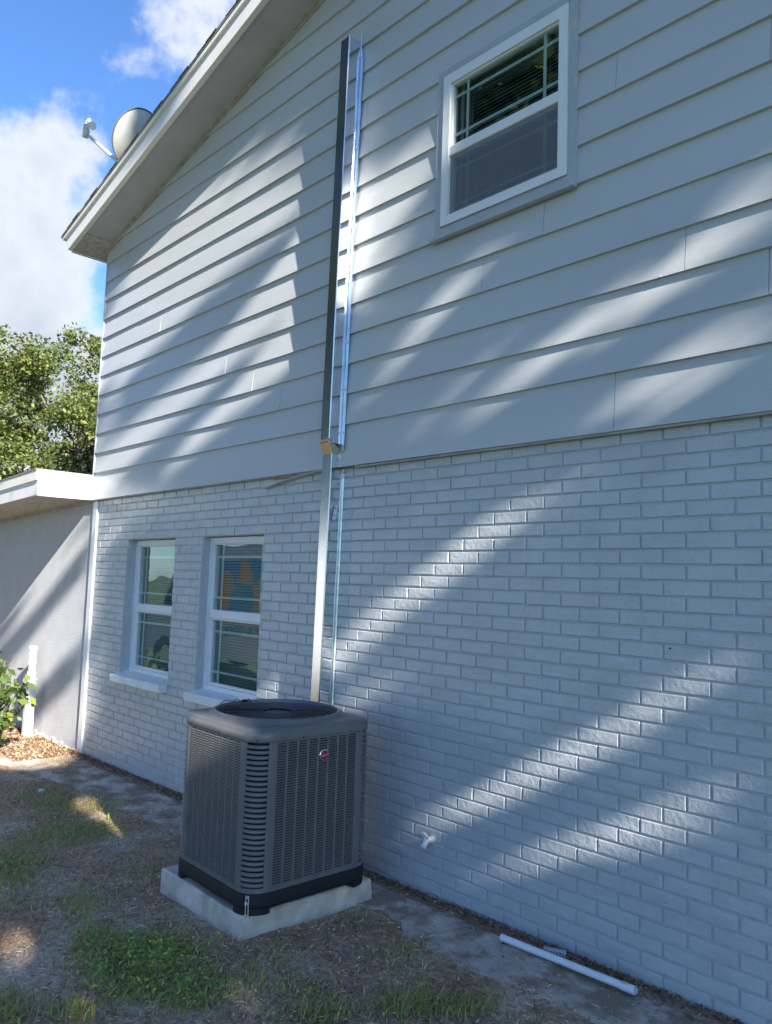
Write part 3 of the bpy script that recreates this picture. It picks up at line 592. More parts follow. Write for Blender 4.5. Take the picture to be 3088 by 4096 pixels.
b = MB(); loft(b, [(-.012, Z0 - .001), (.004, Z0 - .001), (.005, Z0 + .006), (.004, Z0 + .022), (-.004, Z0 + .022)], n=8, smooth=False); b.obj('bottom_rail', M['acgrey'], ac)
# louvred side panels: separators + 54 rows of pressed slats, joined
def side_panel():
    b = MB(); y = -Hw; x0, x1 = -FH - .002, FH + .002; zb, zt = Z0 + .022, Z1 - .004
    ncol, nrow = 8, 54; st = 0.022; sep = 0.011; cw = (x1 - x0 - 2 * st - (ncol - 1) * sep) / ncol; rp = (zt - zb - .010) / nrow
    b.box(x0, x0 + st, y - .003, y + .004, zb, zt); b.box(x1 - st, x1, y - .003, y + .004, zb, zt); b.box(x0 + st, x1 - st, y - .0028, y + .004, zt - .010, zt)
    for c in range(ncol - 1): xs = x0 + st + (c + 1) * cw + c * sep; b.box(xs, xs + sep, y - .0026, y + .003, zb, zt - .010)
    for c in range(ncol):
        xa = x0 + st + c * (cw + sep); xb = xa + cw; e = .005
        for r in range(nrow):
            z = zb + r * rp; h = rp * .42                              # slat leans out at its lower edge, arched ends
            b.add([(xa, y - .001, z + h * .5), (xa + e, y - .0055, z + .0004), (xb - e, y - .0055, z + .0004), (xb, y - .001, z + h * .5), (xb, y - .0005, z + h + .0016), (xa, y - .0005, z + h + .0016), (xa, y + .003, z + .001), (xb, y + .003, z + .001)], [(0, 1, 2, 3), (0, 3, 4, 5), (1, 6, 7, 2)])
    return b
me = side_panel().mesh('louvre_panel'); me.materials.append(M['acgrey'])
for q in range(4):
    o = link('louvre_panel', me, None, ac, kind='stuff'); o.rotation_euler = (0, 0, math.pi / 2 * q)
# curved corner louvres: 27 slats on each corner, each its own piece
def corner_slat():
    b = MB(); n = 8; a0, a1 = math.radians(13), math.radians(77)
    for i in range(n + 1):
        t = i / n; a = a0 + (a1 - a0) * t; s = math.sin(math.pi * t) ** .45
        for (r, z) in ((CR - .0015, .0175), (CR + .0025 + .0035 * s, .0115 - .001 * s), (CR + .003 + .006 * s, .0035 - .001 * s), (CR - .002, .0055)): b.v.append((r * math.cos(a), r * math.sin(a), z))
    for i in range(n):
        for j in range(3): k = i * 4; b.f.append([k + j, k + j + 1, k + 5 + j, k + 4 + j]); b.m.append(0); b.sm.append(True)
    return b
cs = corner_slat().mesh('corner_louvre'); cs.materials.append(M['acgrey'])
def corner_frame():
    b = MB(); n = 3
    for (a0, a1) in ((-1, 15), (75, 91)):
        k0 = len(b.v)
        for i in range(n + 1):
            a = math.radians(a0 + (a1 - a0) * i / n)
            for (r, z) in ((CR + .004, Z0 + .022), (CR + .004, Z1 - .002), (CR - .004, Z1 - .002), (CR - .004, Z0 + .022)): b.v.append((r * math.cos(a), r * math.sin(a), z))
        for i in range(n):
            for j in range(4): k = k0 + i * 4; b.f.append([k + j, k + (j + 1) % 4, k + 4 + (j + 1) % 4, k + 4 + j]); b.m.append(0); b.sm.append(False)
        b.f += [[k0, k0 + 1, k0 + 2, k0 + 3], [k0 + n * 4 + j for j in (3, 2, 1, 0)]]; b.m += [0, 0]; b.sm += [False] * 2
    return b
cf = corner_frame().mesh('corner_post'); cf.materials.append(M['acgrey'])
for q, (sx, sy) in enumerate(((1, 1), (-1, 1), (-1, -1), (1, -1))):
    cp = link('corner_post', cf, None, ac); cp.location = (sx * FH, sy * FH, 0); cp.rotation_euler = (0, 0, math.pi / 2 * q)
    for r in range(27):
        o = link('corner_louvre', cs, None, cp); o.location = (0, 0, Z0 + .026 + r * 0.02425)
# top cap: rolled skirt, dished shoulder and raised ring round the fan opening
b = MB(); n = 8; P = outline_full(0, n); m_ = len(P); Rf = 0.322
prof = [(0, -.004, .783), (0, .007, .783), (0, .0095, .790), (0, .0085, .822), (0, .003, .833), (0, -.006, .839), (.30, -.012, .843), (.60, -.012, .846), (.72, 0, .850), (.84, 0, .864), (.94, 0, .871), (.985, 0, .870), (1.0, 0, .864), (1.0, 0, .835)]
for (t, off, z) in prof:
    O = outline_full(off, n)
    for (x, y) in O:
        a = math.atan2(y, x); b.v.append((x * (1 - t) + Rf * math.cos(a) * t, y * (1 - t) + Rf * math.sin(a) * t, z))
for k in range(len(prof) - 1):
    for i in range(m_): b.f.append([k * m_ + i, k * m_ + (i + 1) % m_, (k + 1) * m_ + (i + 1) % m_, (k + 1) * m_ + i]); b.m.append(0); b.sm.append(True)
top = b.obj('top_cover', M['acgrey'], ac)
b = MB()
for (x, y) in ((Hw + .010, -.10), (Hw + .010, .20), (.05, -Hw - .010), (-.24, -Hw - .010), (FH + .081, -FH - .081)): b.tube([(x - .001, y, .795), (x + .001, y - .001, .795)] if False else [(x, y, .793), (x * 1.004, y * 1.004, .793)], .004, 6)
b.obj('screws', M['acblack'], ac, kind='stuff')
b = MB()                                                               # shroud throat under the guard
for i in range(48):
    a = 2 * math.pi * i / 48; b.v += [(Rf * math.cos(a), Rf * math.sin(a), .836), (Rf * .97 * math.cos(a), Rf * .97 * math.sin(a), .60)]
for i in range(48): j = (i + 1) % 48; b.f.append([2 * i, 2 * j, 2 * j + 1, 2 * i + 1]); b.m.append(0); b.sm.append(True)
b.f.append([2 * i + 1 for i in range(48)]); b.m.append(0); b.sm.append(False); b.obj('fan_shroud', M['acblack'], ac)
b = MB()
for k in range(17):
    r = .085 + k * .0145; z = .852 + .006 * math.cos(r / Rf * 1.57); b.tube([(r * math.cos(2 * math.pi * i / 56), r * math.sin(2 * math.pi * i / 56), z) for i in range(57)], .0016, 4, cap=False)
for k in range(8):
    a = math.pi / 4 * k + .2; b.tube([(.07 * math.cos(a), .07 * math.sin(a), .8555), (.325 * math.cos(a), .325 * math.sin(a), .850)], .0024, 5)
gd = b.obj('fan_guard', M['wire'], ac)
b = MB(); b.tube([(0, 0, .70), (0, 0, .845), (0, 0, .851)], [.078, .078, .066], 24); b.obj('fan_motor', M['blade'], ac)
for k in range(3):
    b = MB(); a0 = 2 * math.pi / 3 * k + .6; n = 6
    for i in range(n + 1):
        r = .06 + (.285 - .06) * i / n; w = .30 + .45 * i / n
        for j in range(4): a = a0 - w / 2 + w * j / 3 + .25 * i / n; b.v.append((r * math.cos(a), r * math.sin(a), .765 + .055 * (j / 3 - .5) * (1.1 - .3 * i / n)))
    for i in range(n):
        for j in range(3): q = i * 4 + j; b.f.append([q, q + 1, q + 5, q + 4]); b.m.append(0); b.sm.append(True)
    b.obj('fan_blade', M['blade'], ac)
# round badge on the +X side: chrome rim, red disc, script lettering
bx = Hw + .009; byy, bz = 0.030, 0.691
b = MB(); b.tube([(bx - .004, byy, bz), (bx + .004, byy, bz), (bx + .0045, byy, bz)], [.028, .028, .024], 32); bd = b.obj('badge', M['chrome'], ac)
b = MB(); b.tube([(bx + .003, byy, bz), (bx + .0056, byy, bz)], .0240, 32); b.obj('badge_face', M['red'], ac)
tcu = bpy.data.curves.new('badge_lettering', 'FONT'); tcu.body = 'Rheem'; tcu.size = 0.021; tcu.shear = 0.5; tcu.extrude = 0.0005; tcu.align_x = 'CENTER'; tcu.align_y = 'CENTER'; tcu.space_character = .9; tcu.offset = .0003
to = bpy.data.objects.new('tmp', tcu); COL.objects.link(to); dg = bpy.context.evaluated_depsgraph_get(); tm = bpy.data.meshes.new_from_object(to.evaluated_get(dg)); bpy.data.objects.remove(to)
o = link('badge_lettering', tm, M['badgetext'], ac); o.matrix_local = Matrix.Translation((bx + .0063, byy, bz)) @ Matrix.Rotation(math.pi / 2, 4, 'Z') @ Matrix.Rotation(math.pi / 2, 4, 'X') @ Matrix.Rotation(math.radians(10), 4, 'Z')
# hold-down strap on the front corner
b = MB(); cx, cy = FH + (CR + .012) * .64, -FH - (CR + .012) * .77
for dx in (-.007, .007): b.bbox(cx + dx * .8 - .002, cx + dx * .8 + .002, cy + dx * .5 - .004, cy + dx * .5, .0, .092, .001)
b.bbox(cx - .014, cx + .016, cy - .012, cy + .004, .0, .004, .001); b.bbox(cx - .010, cx + .010, cy - .007, cy - .001, .080, .090, .002)
for dz in (.052, .058): b.tube([(cx - .004, cy - .001, dz), (cx - .004, cy - .010, dz + .002)], .0045, 6); b.tube([(cx + .009, cy + .001, dz + .004), (cx + .009, cy - .006, dz + .004)], .0035, 6)
b.obj('tie_down_strap', M['steel'], ac)
b = MB(); b.tube([(-.345, -.10, .845), (-.31, -.06, .885), (-.27, -.05, .868), (-.25, -.02, .89), (-.22, -.03, .872)], .0028, 5); b.tube([(-.36, -.16, .842), (-.37, -.10, .872), (-.33, -.04, .862)], .0022, 5); b.bbox(-.275, -.245, -.055, -.03, .872, .886, .004)
b.obj('wire_end', M['acblack'], ac)

# ---------------------------------------------------------------- small things at the wall and on the ground
t = empty('hose_spigot', 'small white painted water tap sticking out low in the brick wall', 'tap', (-0.895, 0, 0.32))
b = MB(); b.tube([(0, .01, 0), (0, -.030, 0), (0, -.055, -.004)], [.015, .017, .016], 10); b.tube([(0, -.048, .016), (0, -.054, -.014), (-.004, -.066, -.034)], [.013, .016, .017], 10); b.tube([(0, -.030, 0), (.016, -.034, .010)], [.013, .010], 8); b.obj('tap_body', M['spigot'], t)
b = MB(); b.tube([(0, -.004, 0), (0, .004, 0)], .022, 12); b.obj('escutcheon', M['spigot'], t)
b = MB(); b.tube([(0, -.050, .008), (0, -.062, .026)], .008, 8)
for k in range(6): a = math.pi / 3 * k; b.tube([(0, -.062, .028), (.020 * math.cos(a), -.062 - .011 * math.sin(a), .028 + .016 * math.sin(a))], .0065, 6)
b.tube([(.021 * math.cos(2 * math.pi * i / 16), -.062 - .012 * math.sin(2 * math.pi * i / 16), .028 + .017 * math.sin(2 * math.pi * i / 16)) for i in range(17)], .0062, 6, cap=False); b.obj('handle', M['spigot'], t)

def gpt(x, y, h=0): return (x, y, float(gz(x, y)) + h)
t = empty('pvc_pipe', 'long white plastic pipe lying on the ground along the wall', 'pipe', (0, 0, 0))
A = Vector((-0.292, -0.165, 0.062)); Bv = Vector((0.372, -0.146, 0.074)); d = (Bv - A); r = 0.0155
b = MB(); n = 16; k = len(b.v); pp = [A.lerp(Bv, s) for s in (0, .5, .90)]; b.tube(pp, r, 18, cap=False); b.tube([pp[-1], A.lerp(Bv, .915), Bv], [r, r + .0022, r + .0022], 18, cap=False); b.tube([Bv, A.lerp(Bv, .93)], r - .0008, 18, cap=False, mi=0)
b.tube([A, A + d * .03], r - .003, 18, cap=False); b.add([tuple(A + d * .002 + Vector((0, r * .98 * math.cos(2 * math.pi * i / 18), r * .98 * math.sin(2 * math.pi * i / 18)))) for i in range(18)], [list(range(18))]); b.obj('tube', M['pvc'], t)
b = MB(); fwd = d.normalized(); side = fwd.cross(Vector((0, 0, 1))).normalized(); upv = side.cross(fwd)
for (s0, s1, a) in ((.70, .745, -.15), (.905, .955, .25), (.915, .975, -.35)):
    nrm = (upv * math.cos(a + .25) + side * math.sin(a + .25)); c0 = A.lerp(Bv, s0); c1 = A.lerp(Bv, s1); rr = r + (.0026 if s0 > .9 else .0004)
    kk = 9
    for i in range(kk):
        p0 = c0.lerp(c1, i / kk); p1 = c0.lerp(c1, (i + .65) / kk); tt = nrm.cross(fwd).normalized() * .0016; o_ = nrm * rr; b.add([p0 + o_ - tt, p1 + o_ - tt, p1 + o_ + tt, p0 + o_ + tt], [(0, 1, 2, 3)])
b.obj('printing', M['ink'], t, kind='stuff')
t = empty('metal_clip', 'short perforated zinc strap lying between the white pipe and the wall', 'bracket', (-0.06, -0.083, 0.052)); t.rotation_euler = (0, math.radians(-3), math.radians(17))
b = MB()
L_, W_ = .052, .0145; b.box(-L_, L_, W_ - .004, W_, 0, .0012); b.box(-L_, L_, -W_, -W_ + .004, 0.0, .0012); b.box(-L_, L_, W_ - .001, W_, 0, .014)
for i in range(8): x = -L_ + i * (2 * L_ - .005) / 7; b.box(x, x + .005, -W_ + .004, W_ - .004, 0, .0012)
b.obj('strap', M['steel'], t)
b = MB(); c = gpt(-4.30, -0.80, .012); b.bbox(c[0] - .030, c[0] + .022, c[1] - .02, c[1] + .02, c[2] - .012, c[2] + .014, .008); o = b.obj('pebble', M['paper']); o['label'] = 'small white stone in the grass at the path edge'; o['category'] = 'stone'
b = MB(); c = gpt(-1.41, -1.595, .004); b.v = [(c[0] + x, c[1] + y, c[2] + z) for x, y, z in ((-.02, -.008, .002), (-.004, .012, .014), (.006, -.010, .004), (.018, .009, .016), (.024, -.006, .003), (-.012, -.016, .012))]; b.f = [[0, 2, 1], [1, 2, 3], [2, 4, 3], [0, 5, 2]]; b.m = [0, 1, 0, 1]; b.sm = [False] * 4
o = b.obj('paper_scrap', [M['paper'], M['bluepaper']]); o['label'] = 'crumpled pale blue scrap of paper lying on the dirt'; o['category'] = 'litter'
for i, (x, y, a, ln, lab) in enumerate(((-2.62, -1.33, .9, .20, 'pale curved twig on the dirt at the left edge'), (-0.22, -0.62, .3, .16, 'thin bare twig near the white pipe'), (0.10, -0.48, -.5, .13, 'forked twig below the white pipe end'), (-0.52, -0.25, 1.3, .08, 'short bent twig on the path by the wall'), (-0.62, -1.06, .2, .18, 'long thin dry stem right of the slab'))):
    b = MB(); pts = [gpt(x + ln * s * math.cos(a) + .012 * math.sin(5 * s + i), y + ln * s * math.sin(a) + .014 * math.cos(4 * s), .006) for s in (0, .25, .5, .75, 1)]; b.tube(pts, [.0026, .0024, .002, .0016, .001], 5)
    b.tube([pts[2], (pts[2][0] + .03, pts[2][1] + .035, pts[2][2] + .012)], [.0014, .0007], 4); o = b.obj('twig', M['bark']); o['label'] = lab; o['category'] = 'twig'; o['group'] = 'twigs on the ground'

t = empty('cleanout_pipe', 'white capped drain standpipe against the stucco wall behind the bush', 'pipe', (-6.60, -0.13, -0.06))
b = MB(); b.bbox(-.045, .045, -.045, .045, 0, .62, .012); b.obj('lower_pipe', M['pvc'], t)
b = MB(); b.tube([(0, 0, .62), (0, 0, .90)], .034, 16); b.obj('upper_pipe', M['pvc'], t)
b = MB(); b.tube([(0, 0, .60), (0, 0, .68)], .043, 16); b.tube([(0, 0, .75), (0, 0, .79)], .041, 16); b.obj('coupling', M['pvc'], t)
b = MB(); b.tube([(0, 0, .90), (0, 0, .945), (0, 0, .95)], [.042, .042, .036], 16); b.obj('cap', M['pvc'], t)

# satellite dish on the roof edge
nrm = Vector((-0.79, 0.03, 0.59)).normalized(); DC = Vector((-4.60, -0.235, 5.68))
t = empty('satellite_dish', 'grey satellite dish with receiver arm on the roof edge', 'satellite dish', tuple(DC))
q = nrm.to_track_quat('Z', 'Y').to_matrix(); b = MB(); nr, na = 7, 36
for k in range(nr + 1):
    rr = k / nr
    for i in range(na): a = 2 * math.pi * i / na; p = q @ Vector((.215 * rr * math.cos(a), .265 * rr * math.sin(a), .065 * rr * rr - .03)); b.v.append(tuple(p))
for k in range(nr):
    for i in range(na): b.f.append([k * na + i, k * na + (i + 1) % na, (k + 1) * na + (i + 1) % na, (k + 1) * na + i]); b.m.append(0); b.sm.append(True)
b.obj('reflector', M['dishback'], t)
b = MB(); b.tube([tuple(q @ Vector((.217 * math.cos(2 * math.pi * i / 48), .267 * math.sin(2 * math.pi * i / 48), .035))) for i in range(49)], .007, 6, cap=False); b.obj('rim', M['dishedge'], t)
def wpt(x, y, Y):
    d_ = R_CV.T @ np.array([(x - CX) / FPX, (y - CY) / FPX, 1.0]); return Vector(tuple(CAM + d_ * (Y - CAM[1]) / d_[1]))
p0 = wpt(478, 652, -.30) - DC; p1 = wpt(345, 535, -.45) - DC
b = MB(); b.tube([p0, p0.lerp(p1, .5), p1], .016, 8); arm = b.obj('arm', M['lnb'], t)
b = MB(); b.tube([p1 + Vector((-.02, 0, -.03)), p1 + Vector((.0, 0, .04)), p1 + Vector((.04, 0, .11))], [.03, .035, .022], 8); b.tube([p1 + Vector((.02, -.02, .06)), p1 + Vector((.10, -.01, .035)), p1 + Vector((.15, 0, .02))], [.022, .024, .04], 12); b.bbox(p1.x + .0, p1.x + .07, p1.y - .02, p1.y + .02, p1.z + .08, p1.z + .13, .01); b.obj('receiver', M['lnb'], t)
b = MB(); b.tube([Vector((-4.74, -.14, 5.25)) - DC, Vector((-4.76, -.15, 5.45)) - DC, Vector((-4.70, -.22, 5.60)) - DC], .022, 8); b.bbox(-.09, .06, .03, .16, -.27, -.20, .006); b.tube([p0, Vector((-4.72, -.2, 5.50)) - DC], .02, 8); b.obj('mast', M['lnb'], t)

# ---------------------------------------------------------------- vegetation
def unit(n):
    v = rng.normal(size=(n, 3)); return v / np.linalg.norm(v, axis=1)[:, None]
def leaves(centres, size, col, up=0.3, ar=0.55):
    n = len(centres); nm = unit(n); nm[:, 2] = np.abs(nm[:, 2]) + up; nm /= np.linalg.norm(nm, axis=1)[:, None]
    a = np.cross(nm, unit(n)); a /= np.linalg.norm(a, axis=1)[:, None] + 1e-9; bq = np.cross(nm, a); s = (size * rng.uniform(.6, 1.35, n))[:, None]
    tip = nm * s * rng.uniform(-.25, .25, n)[:, None]
    return np.stack([centres - a * s, centres - bq * s * ar + tip, centres + a * s, centres + bq * s * ar + tip], 1)
def leafcols(n, base, spread=0.35, yellow=0.15):
    c = np.array(base)[None] * rng.uniform(1 - spread, 1 + spread, (n, 1)); y = rng.random(n) < yellow; c[y] *= np.array([1.7, 1.25, .8]); return c
def limb(b, p, d, ln, r, depth, tips, spread=.55, n=8):
    pts = [Vector(p)]; dd = Vector(d).normalized(); rad = [r]; k = 5
    for i in range(k):
        dd = (dd + Vector((random.gauss(0, .16), random.gauss(0, .16), random.gauss(.03, .10)))).normalized(); pts.append(pts[-1] + dd * ln / k); rad.append(r * (1 - .45 * (i + 1) / k))
    b.tube(pts, rad, n)
    if depth == 0: tips.append(pts[-1]); tips.append(pts[-2]); return
    for j in range(random.choice((2, 3, 3))):
        nd = (dd + Vector((random.gauss(0, spread), random.gauss(0, spread), random.gauss(.05, spread * .6)))).normalized(); limb(b, pts[random.choice((-1, -1, -2))], nd, ln * random.uniform(.62, .82), rad[-1] * .78, depth - 1, tips, spread, max(5, n - 1))
def tree(name, label, base, height, trunk_r, spread_r, nleaf, lsize, lcol, depth=3, fill=0.5, lean_=(0, 0, 1), group=None, clump=0.55, keep=None, yellow=.15, cat='tree', ell=None):
    t = empty(name, label, cat, base, group); b = MB(); tips = []; nst = 3; th = height * .28
    b.tube([(0, 0, -.1), (lean_[0] * th * .4, lean_[1] * th * .4, th * .5), (lean_[0] * th, lean_[1] * th, th)], [trunk_r * 1.25, trunk_r, trunk_r * .9], 12)
    for k in range(5):
        a = 2 * math.pi * k / 5 + random.uniform(-.4, .4); limb(b, (lean_[0] * th, lean_[1] * th, th * random.uniform(.85, 1.)), (math.cos(a) * .8, math.sin(a) * .8, random.uniform(.5, 1.1)), spread_r * .46, trunk_r * .6, depth - 1, tips)
    b.obj('trunk', M['bark'], t)
    tp = np.array([tuple(v) for v in tips]); cz = height * .66; e = np.array(ell if ell else (spread_r, spread_r, height * .36))
    nc = max(60, int(nleaf / 240)); cl = []
    rel = (tp - np.array([0, 0, cz])) / e; tp = tp[np.linalg.norm(rel, axis=1) < 1.05]
    k1 = int(nc * (1 - fill)); 
    if len(tp): cl.append(tp[rng.integers(0, len(tp), k1)])
    u = unit(nc - k1) * (rng.uniform(.12, 1, nc - k1) ** .45)[:, None]; cl.append(u * e + np.array([0, 0, cz])); cl = np.concatenate(cl)
    ci = rng.integers(0, len(cl), nleaf); off = unit(nleaf) * (rng.random(nleaf) ** .5)[:, None] * np.array([clump, clump, clump * .6]) * rng.uniform(.6, 1.2, len(cl))[ci][:, None]
    P = cl[ci] + off; P = P[P[:, 2] > height * .2]
    if keep is not None: P = P[keep(P + np.array(base))]
    tone = rng.uniform(.75, 1.25, len(cl)); col = leafcols(len(P), lcol, .3, yellow)
    npmesh('crown', leaves(P, lsize, col), 4, col, M['leaf'], t, kind='stuff'); return t
GREEN = (0.105, 0.15, 0.035); DEEP = (0.030, 0.052, 0.018)
tree('oak_tree', 'large spreading oak behind the low wing, sunlit green crown', (-16.8, 3.3, -.2), 7.5, .26, 5.2, 110000, .052, (0.125, 0.165, 0.05), depth=4, fill=.78, clump=.50, yellow=.08, ell=(5.0, 4.6, 2.6))
tree('oak_tree', 'smaller light green oak close behind the house corner', (-20.5, 8.3, -.2), 7.7, .22, 3.6, 55000, .055, (0.09, 0.135, 0.035), depth=3, fill=.6, clump=.7, ell=(3.4, 3.4, 2.7))
tree('evergreen_shrub', 'dark dense evergreen just above the low roof', (-13.6, 3.6, -.2), 4.6, .12, 2.3, 16000, .06, (0.014, 0.026, 0.014), depth=2, fill=.8, clump=.5, yellow=0.02, cat='shrub', ell=(2.6, 1.6, 1.6))
for (x, y, hh, s_, lb) in ((-12.2, -9.2, 17.0, 6.0, 'tallest oak across the yard, facing the metal duct'), (-19, -13, 10.5, 4.5, 'oak across the yard behind the tallest one'), (-8.2, -13.6, 18, 6.0, 'oak across the yard, on the camera side of the tallest one'), (-25, -6, 9, 4.5, 'farthest oak across the yard beyond the work van')):
    tree('oak_tree', lb, (x, y, -.2), hh, .3, s_, 30000 if hh > 12 else 8000, .24, (0.045, 0.075, 0.025), depth=3, fill=.8, clump=1.1, group='trees across the yard, behind the camera', ell=(s_, s_, hh * .40))

# the oak that shades the wall stands up-sun of it; out of view, its leaves are cut away to throw the wanted sun patches
S_ = 1.8513
LIT = [[(735, 1370), (860, 1258), (960, 1175), (1055, 1105), (1110, 1050), (1180, 1012), (1345, 1000), (1330, 1032), (1250, 1078), (1120, 1135), (1030, 1210), (930, 1290), (820, 1380), (735, 1500)],
 [(850, 1130), (985, 1035), (1000, 1060), (880, 1140)], [(735, 1250), (800, 1180), (810, 1200), (735, 1290)],
 [(1668, 1350), (1550, 1405), (1480, 1455), (1300, 1550), (1150, 1645), (1010, 1715), (880, 1780), (900, 1810), (1010, 1775), (1180, 1700), (1330, 1630), (1420, 1580), (1540, 1510), (1668, 1430)],
 [(1668, 1600), (1550, 1660), (1450, 1712), (1300, 1790), (1100, 1850), (1120, 1880), (1350, 1830), (1440, 1780), (1560, 1715), (1668, 1665)],
 [(1600, 1770), (1668, 1730), (1668, 1760), (1610, 1800)],
 [(215, 1085), (330, 1085), (300, 1130), (215, 1160)], [(560, 1470), (690, 1400), (690, 1450), (560, 1515)],
 # stucco wing, wing eave, yard to the left
 [(-400, 1000), (212, 1000), (212, 1500), (150, 1640), (-400, 1640)],
 # siding: big bright patch left, streaks below
 [(100, 700), (240, 640), (430, 330), (640, 330), (720, 380), (700, 470), (610, 500), (560, 545), (460, 640), (380, 720), (240, 860), (215, 1000)],
 [(600, 560), (680, 560), (690, 640), (560, 740), (450, 850), (330, 960), (240, 1050), (215, 1060), (215, 990), (300, 900), (430, 780), (520, 690)],
 [(600, 700), (690, 700), (660, 780), (480, 930), (370, 1030), (330, 1045), (420, 930), (520, 830)],
 [(640, 400), (760, 380), (850, 350), (960, 240), (955, 340), (940, 400), (860, 480), (830, 600), (790, 640), (735, 700), (640, 700)],
 [(1125, 495), (1080, 500), (980, 600), (890, 700), (800, 860), (830, 860), (930, 720), (1010, 630), (1070, 560)],
 [(1700, 350), (1480, 530), (1290, 640), (1170, 760), (1000, 870), (860, 945), (1000, 925), (1120, 850), (1270, 760), (1400, 690), (1490, 640), (1700, 500)],
 [(1700, 590), (1500, 740), (1380, 810), (1230, 900), (1170, 935), (1420, 920), (1500, 860), (1590, 790), (1700, 690)],
 [(1150, 1040), (1360, 985), (1400, 995), (1340, 1045), (1200, 1110)], [(1300, 1790), (1480, 1700), (1700, 1560), (1700, 1680), (1450, 1800), (1150, 1880)], [(1480, 1900), (1700, 1790), (1700, 1830), (1500, 1930)],
 [(735, 1500), (735, 1560), (820, 1520), (900, 1440), (860, 1440)], [(1000, 1350), (1060, 1300), (1080, 1310), (1020, 1370)], [(1700, 300), (1560, 440), (1500, 520), (1700, 400)], [(900, 900), (1010, 800), (1100, 700), (1120, 705), (1040, 800), (960, 900)]]
LITG = [[(0, 1560), (170, 1610), (120, 1650), (0, 1655)], [(165, 1718), (225, 1712), (205, 1748), (155, 1755)], [(0, 2000), (70, 2000), (80, 2050), (30, 2120), (0, 2120)], [(150, 2140), (205, 2150), (190, 2212), (130, 2212)], [(500, 2125), (585, 2135), (575, 2200), (500, 2185)], [(700, 1970), (740, 1950), (730, 1985)]]
LITG = [np.array(p, float) * S_ for p in LITG]
LITP = [np.array(p, float) * S_ for p in LIT]
SPOTS = [((-1.66, -1.045, 0.93), .11), ((-1.35, -1.05, 0.91), .10), ((-1.05, -0.60, .30), .045), ((-1.07, -0.50, .07), .055), ((-1.05, -.78, .96), .045)]
def inpoly(P, poly):
    x, y = P[:, 0], P[:, 1]; r = np.zeros(len(P), bool); j = len(poly) - 1
    for i in range(len(poly)):
        xi, yi = poly[i]; xj, yj = poly[j]; r ^= ((yi > y) != (yj > y)) & (x < (xj - xi) * (y - yi) / (yj - yi + 1e-9) + xi); j = i
    return r
def shades(P):                                    # where would this leaf's shadow land?
    t = (-0.03 - P[:, 1]) / -SUN[1] * -1.0
    t = (P[:, 1] + 0.03) / SUN[1]; W = P - t[:, None] * SUN
    g = W[:, 2] < 0.02; tg = (P[:, 2] - 0.02) / SUN[2]; W = np.where(g[:, None], P - tg[:, None] * SUN, W)
    px, dep = proj(W); keep = np.ones(len(P), bool)
    jx = rng.normal(0, 5, px.shape)
    for q in LITG: keep &= ~inpoly(px + jx * .5, q)
    for q in LITP:
        for ox, oy in ((0, 0), (0, 22), (0, -22), (42, -22), (-42, 22)): keep &= ~inpoly(px + jx + np.array([ox, oy]), q)
    keep &= ~((W[:, 0] < -5.9))
    q_ = W[:, 2] - .54 * W[:, 0]; st = np.sin(5.3 * q_) + .6 * np.sin(13 * q_ + 1) + .25 * np.sin(2.2 * W[:, 0]); keep |= (W[:, 0] < -5.58) & (W[:, 2] > .05) & (st > .62)
    for (c, r) in SPOTS: v = P - np.array(c); d2 = np.linalg.norm(v - (v @ SUNN)[:, None] * SUNN, axis=1); keep &= d2 > r
    return keep
def shade_tree():
    base = (13.5, -5.2, -.2); t = empty('oak_tree', 'unseen broad oak beyond the right side of the yard, crown shaped to dapple the wall', 'tree', base)
    b = MB(); tips = []; b.tube([(0, 0, -.1), (.1, 0, 2.5), (.0, .1, 5.2)], [.5, .38, .34], 12)
    for k in range(6): a = 1.05 * k; limb(b, (0, .1, 5.0), (math.cos(a) * .5, math.sin(a) * .5, 1), 2.0, .16, 1, tips)
    b.obj('trunk', M['bark'], t)
    n = 150000; c = np.array([12.6, -4.6, 10.6]); e = np.array([3.4, 4.6, 6.2]); P = unit(n) * (rng.random(n) ** (1 / 2.6))[:, None]; P = P * e + c
    P = P[shades(P)]; P = P[P[:, 2] > 4.4]; col = leafcols(len(P), DEEP, .3, .1)
    npmesh('crown', leaves(P - np.array(base), .085, col, ar=.7), 4, col, M['leaf'], t, kind='stuff')
shade_tree()

# bush in front of the stucco wall
def bush():
    base = (-6.12, -0.62, -.07); t = empty('bush', 'broad leaved green bush in front of the stucco wall', 'bush', base); b = MB(); C = []
    ends = [(.95, -.05, .80), (.80, .0, .62), (.72, -.1, .48), (.55, -.05, .70), (.40, 0, .86), (.2, .0, .95), (0, 0, 1.05), (-.15, .05, .9), (.30, -.1, .60), (.48, -.1, .35), (.62, -.2, .28), (.0, -.1, .6), (-.35, 0, 1.0), (-.3, 0, .7), (.15, -.15, .4), (.28, -.2, .22), (-.5, -.1, .55)]
    for e in ends:
        e = Vector(e) * random.uniform(.9, 1.05); m_ = Vector((e.x * .45 + random.uniform(-.05, .05), e.y * .5, e.z * .62)); b.tube([(random.uniform(-.06, .06), random.uniform(-.05, .05), 0), m_, e], [.012, .008, .003], 5)
        for k in range(26): s = random.uniform(.45, 1.05); p = m_.lerp(e, max(0, (s - .45) / .6)); C.append(np.array(p) + rng.normal(0, .045, 3))
    b.obj('branches', M['bark'], t); C = np.array(C); col = leafcols(len(C), (0.10, 0.165, 0.045), .45, .3); npmesh('leaves', leaves(C, .046, col, ar=.6), 4, col, M['leaf'], t, kind='stuff')
bush()

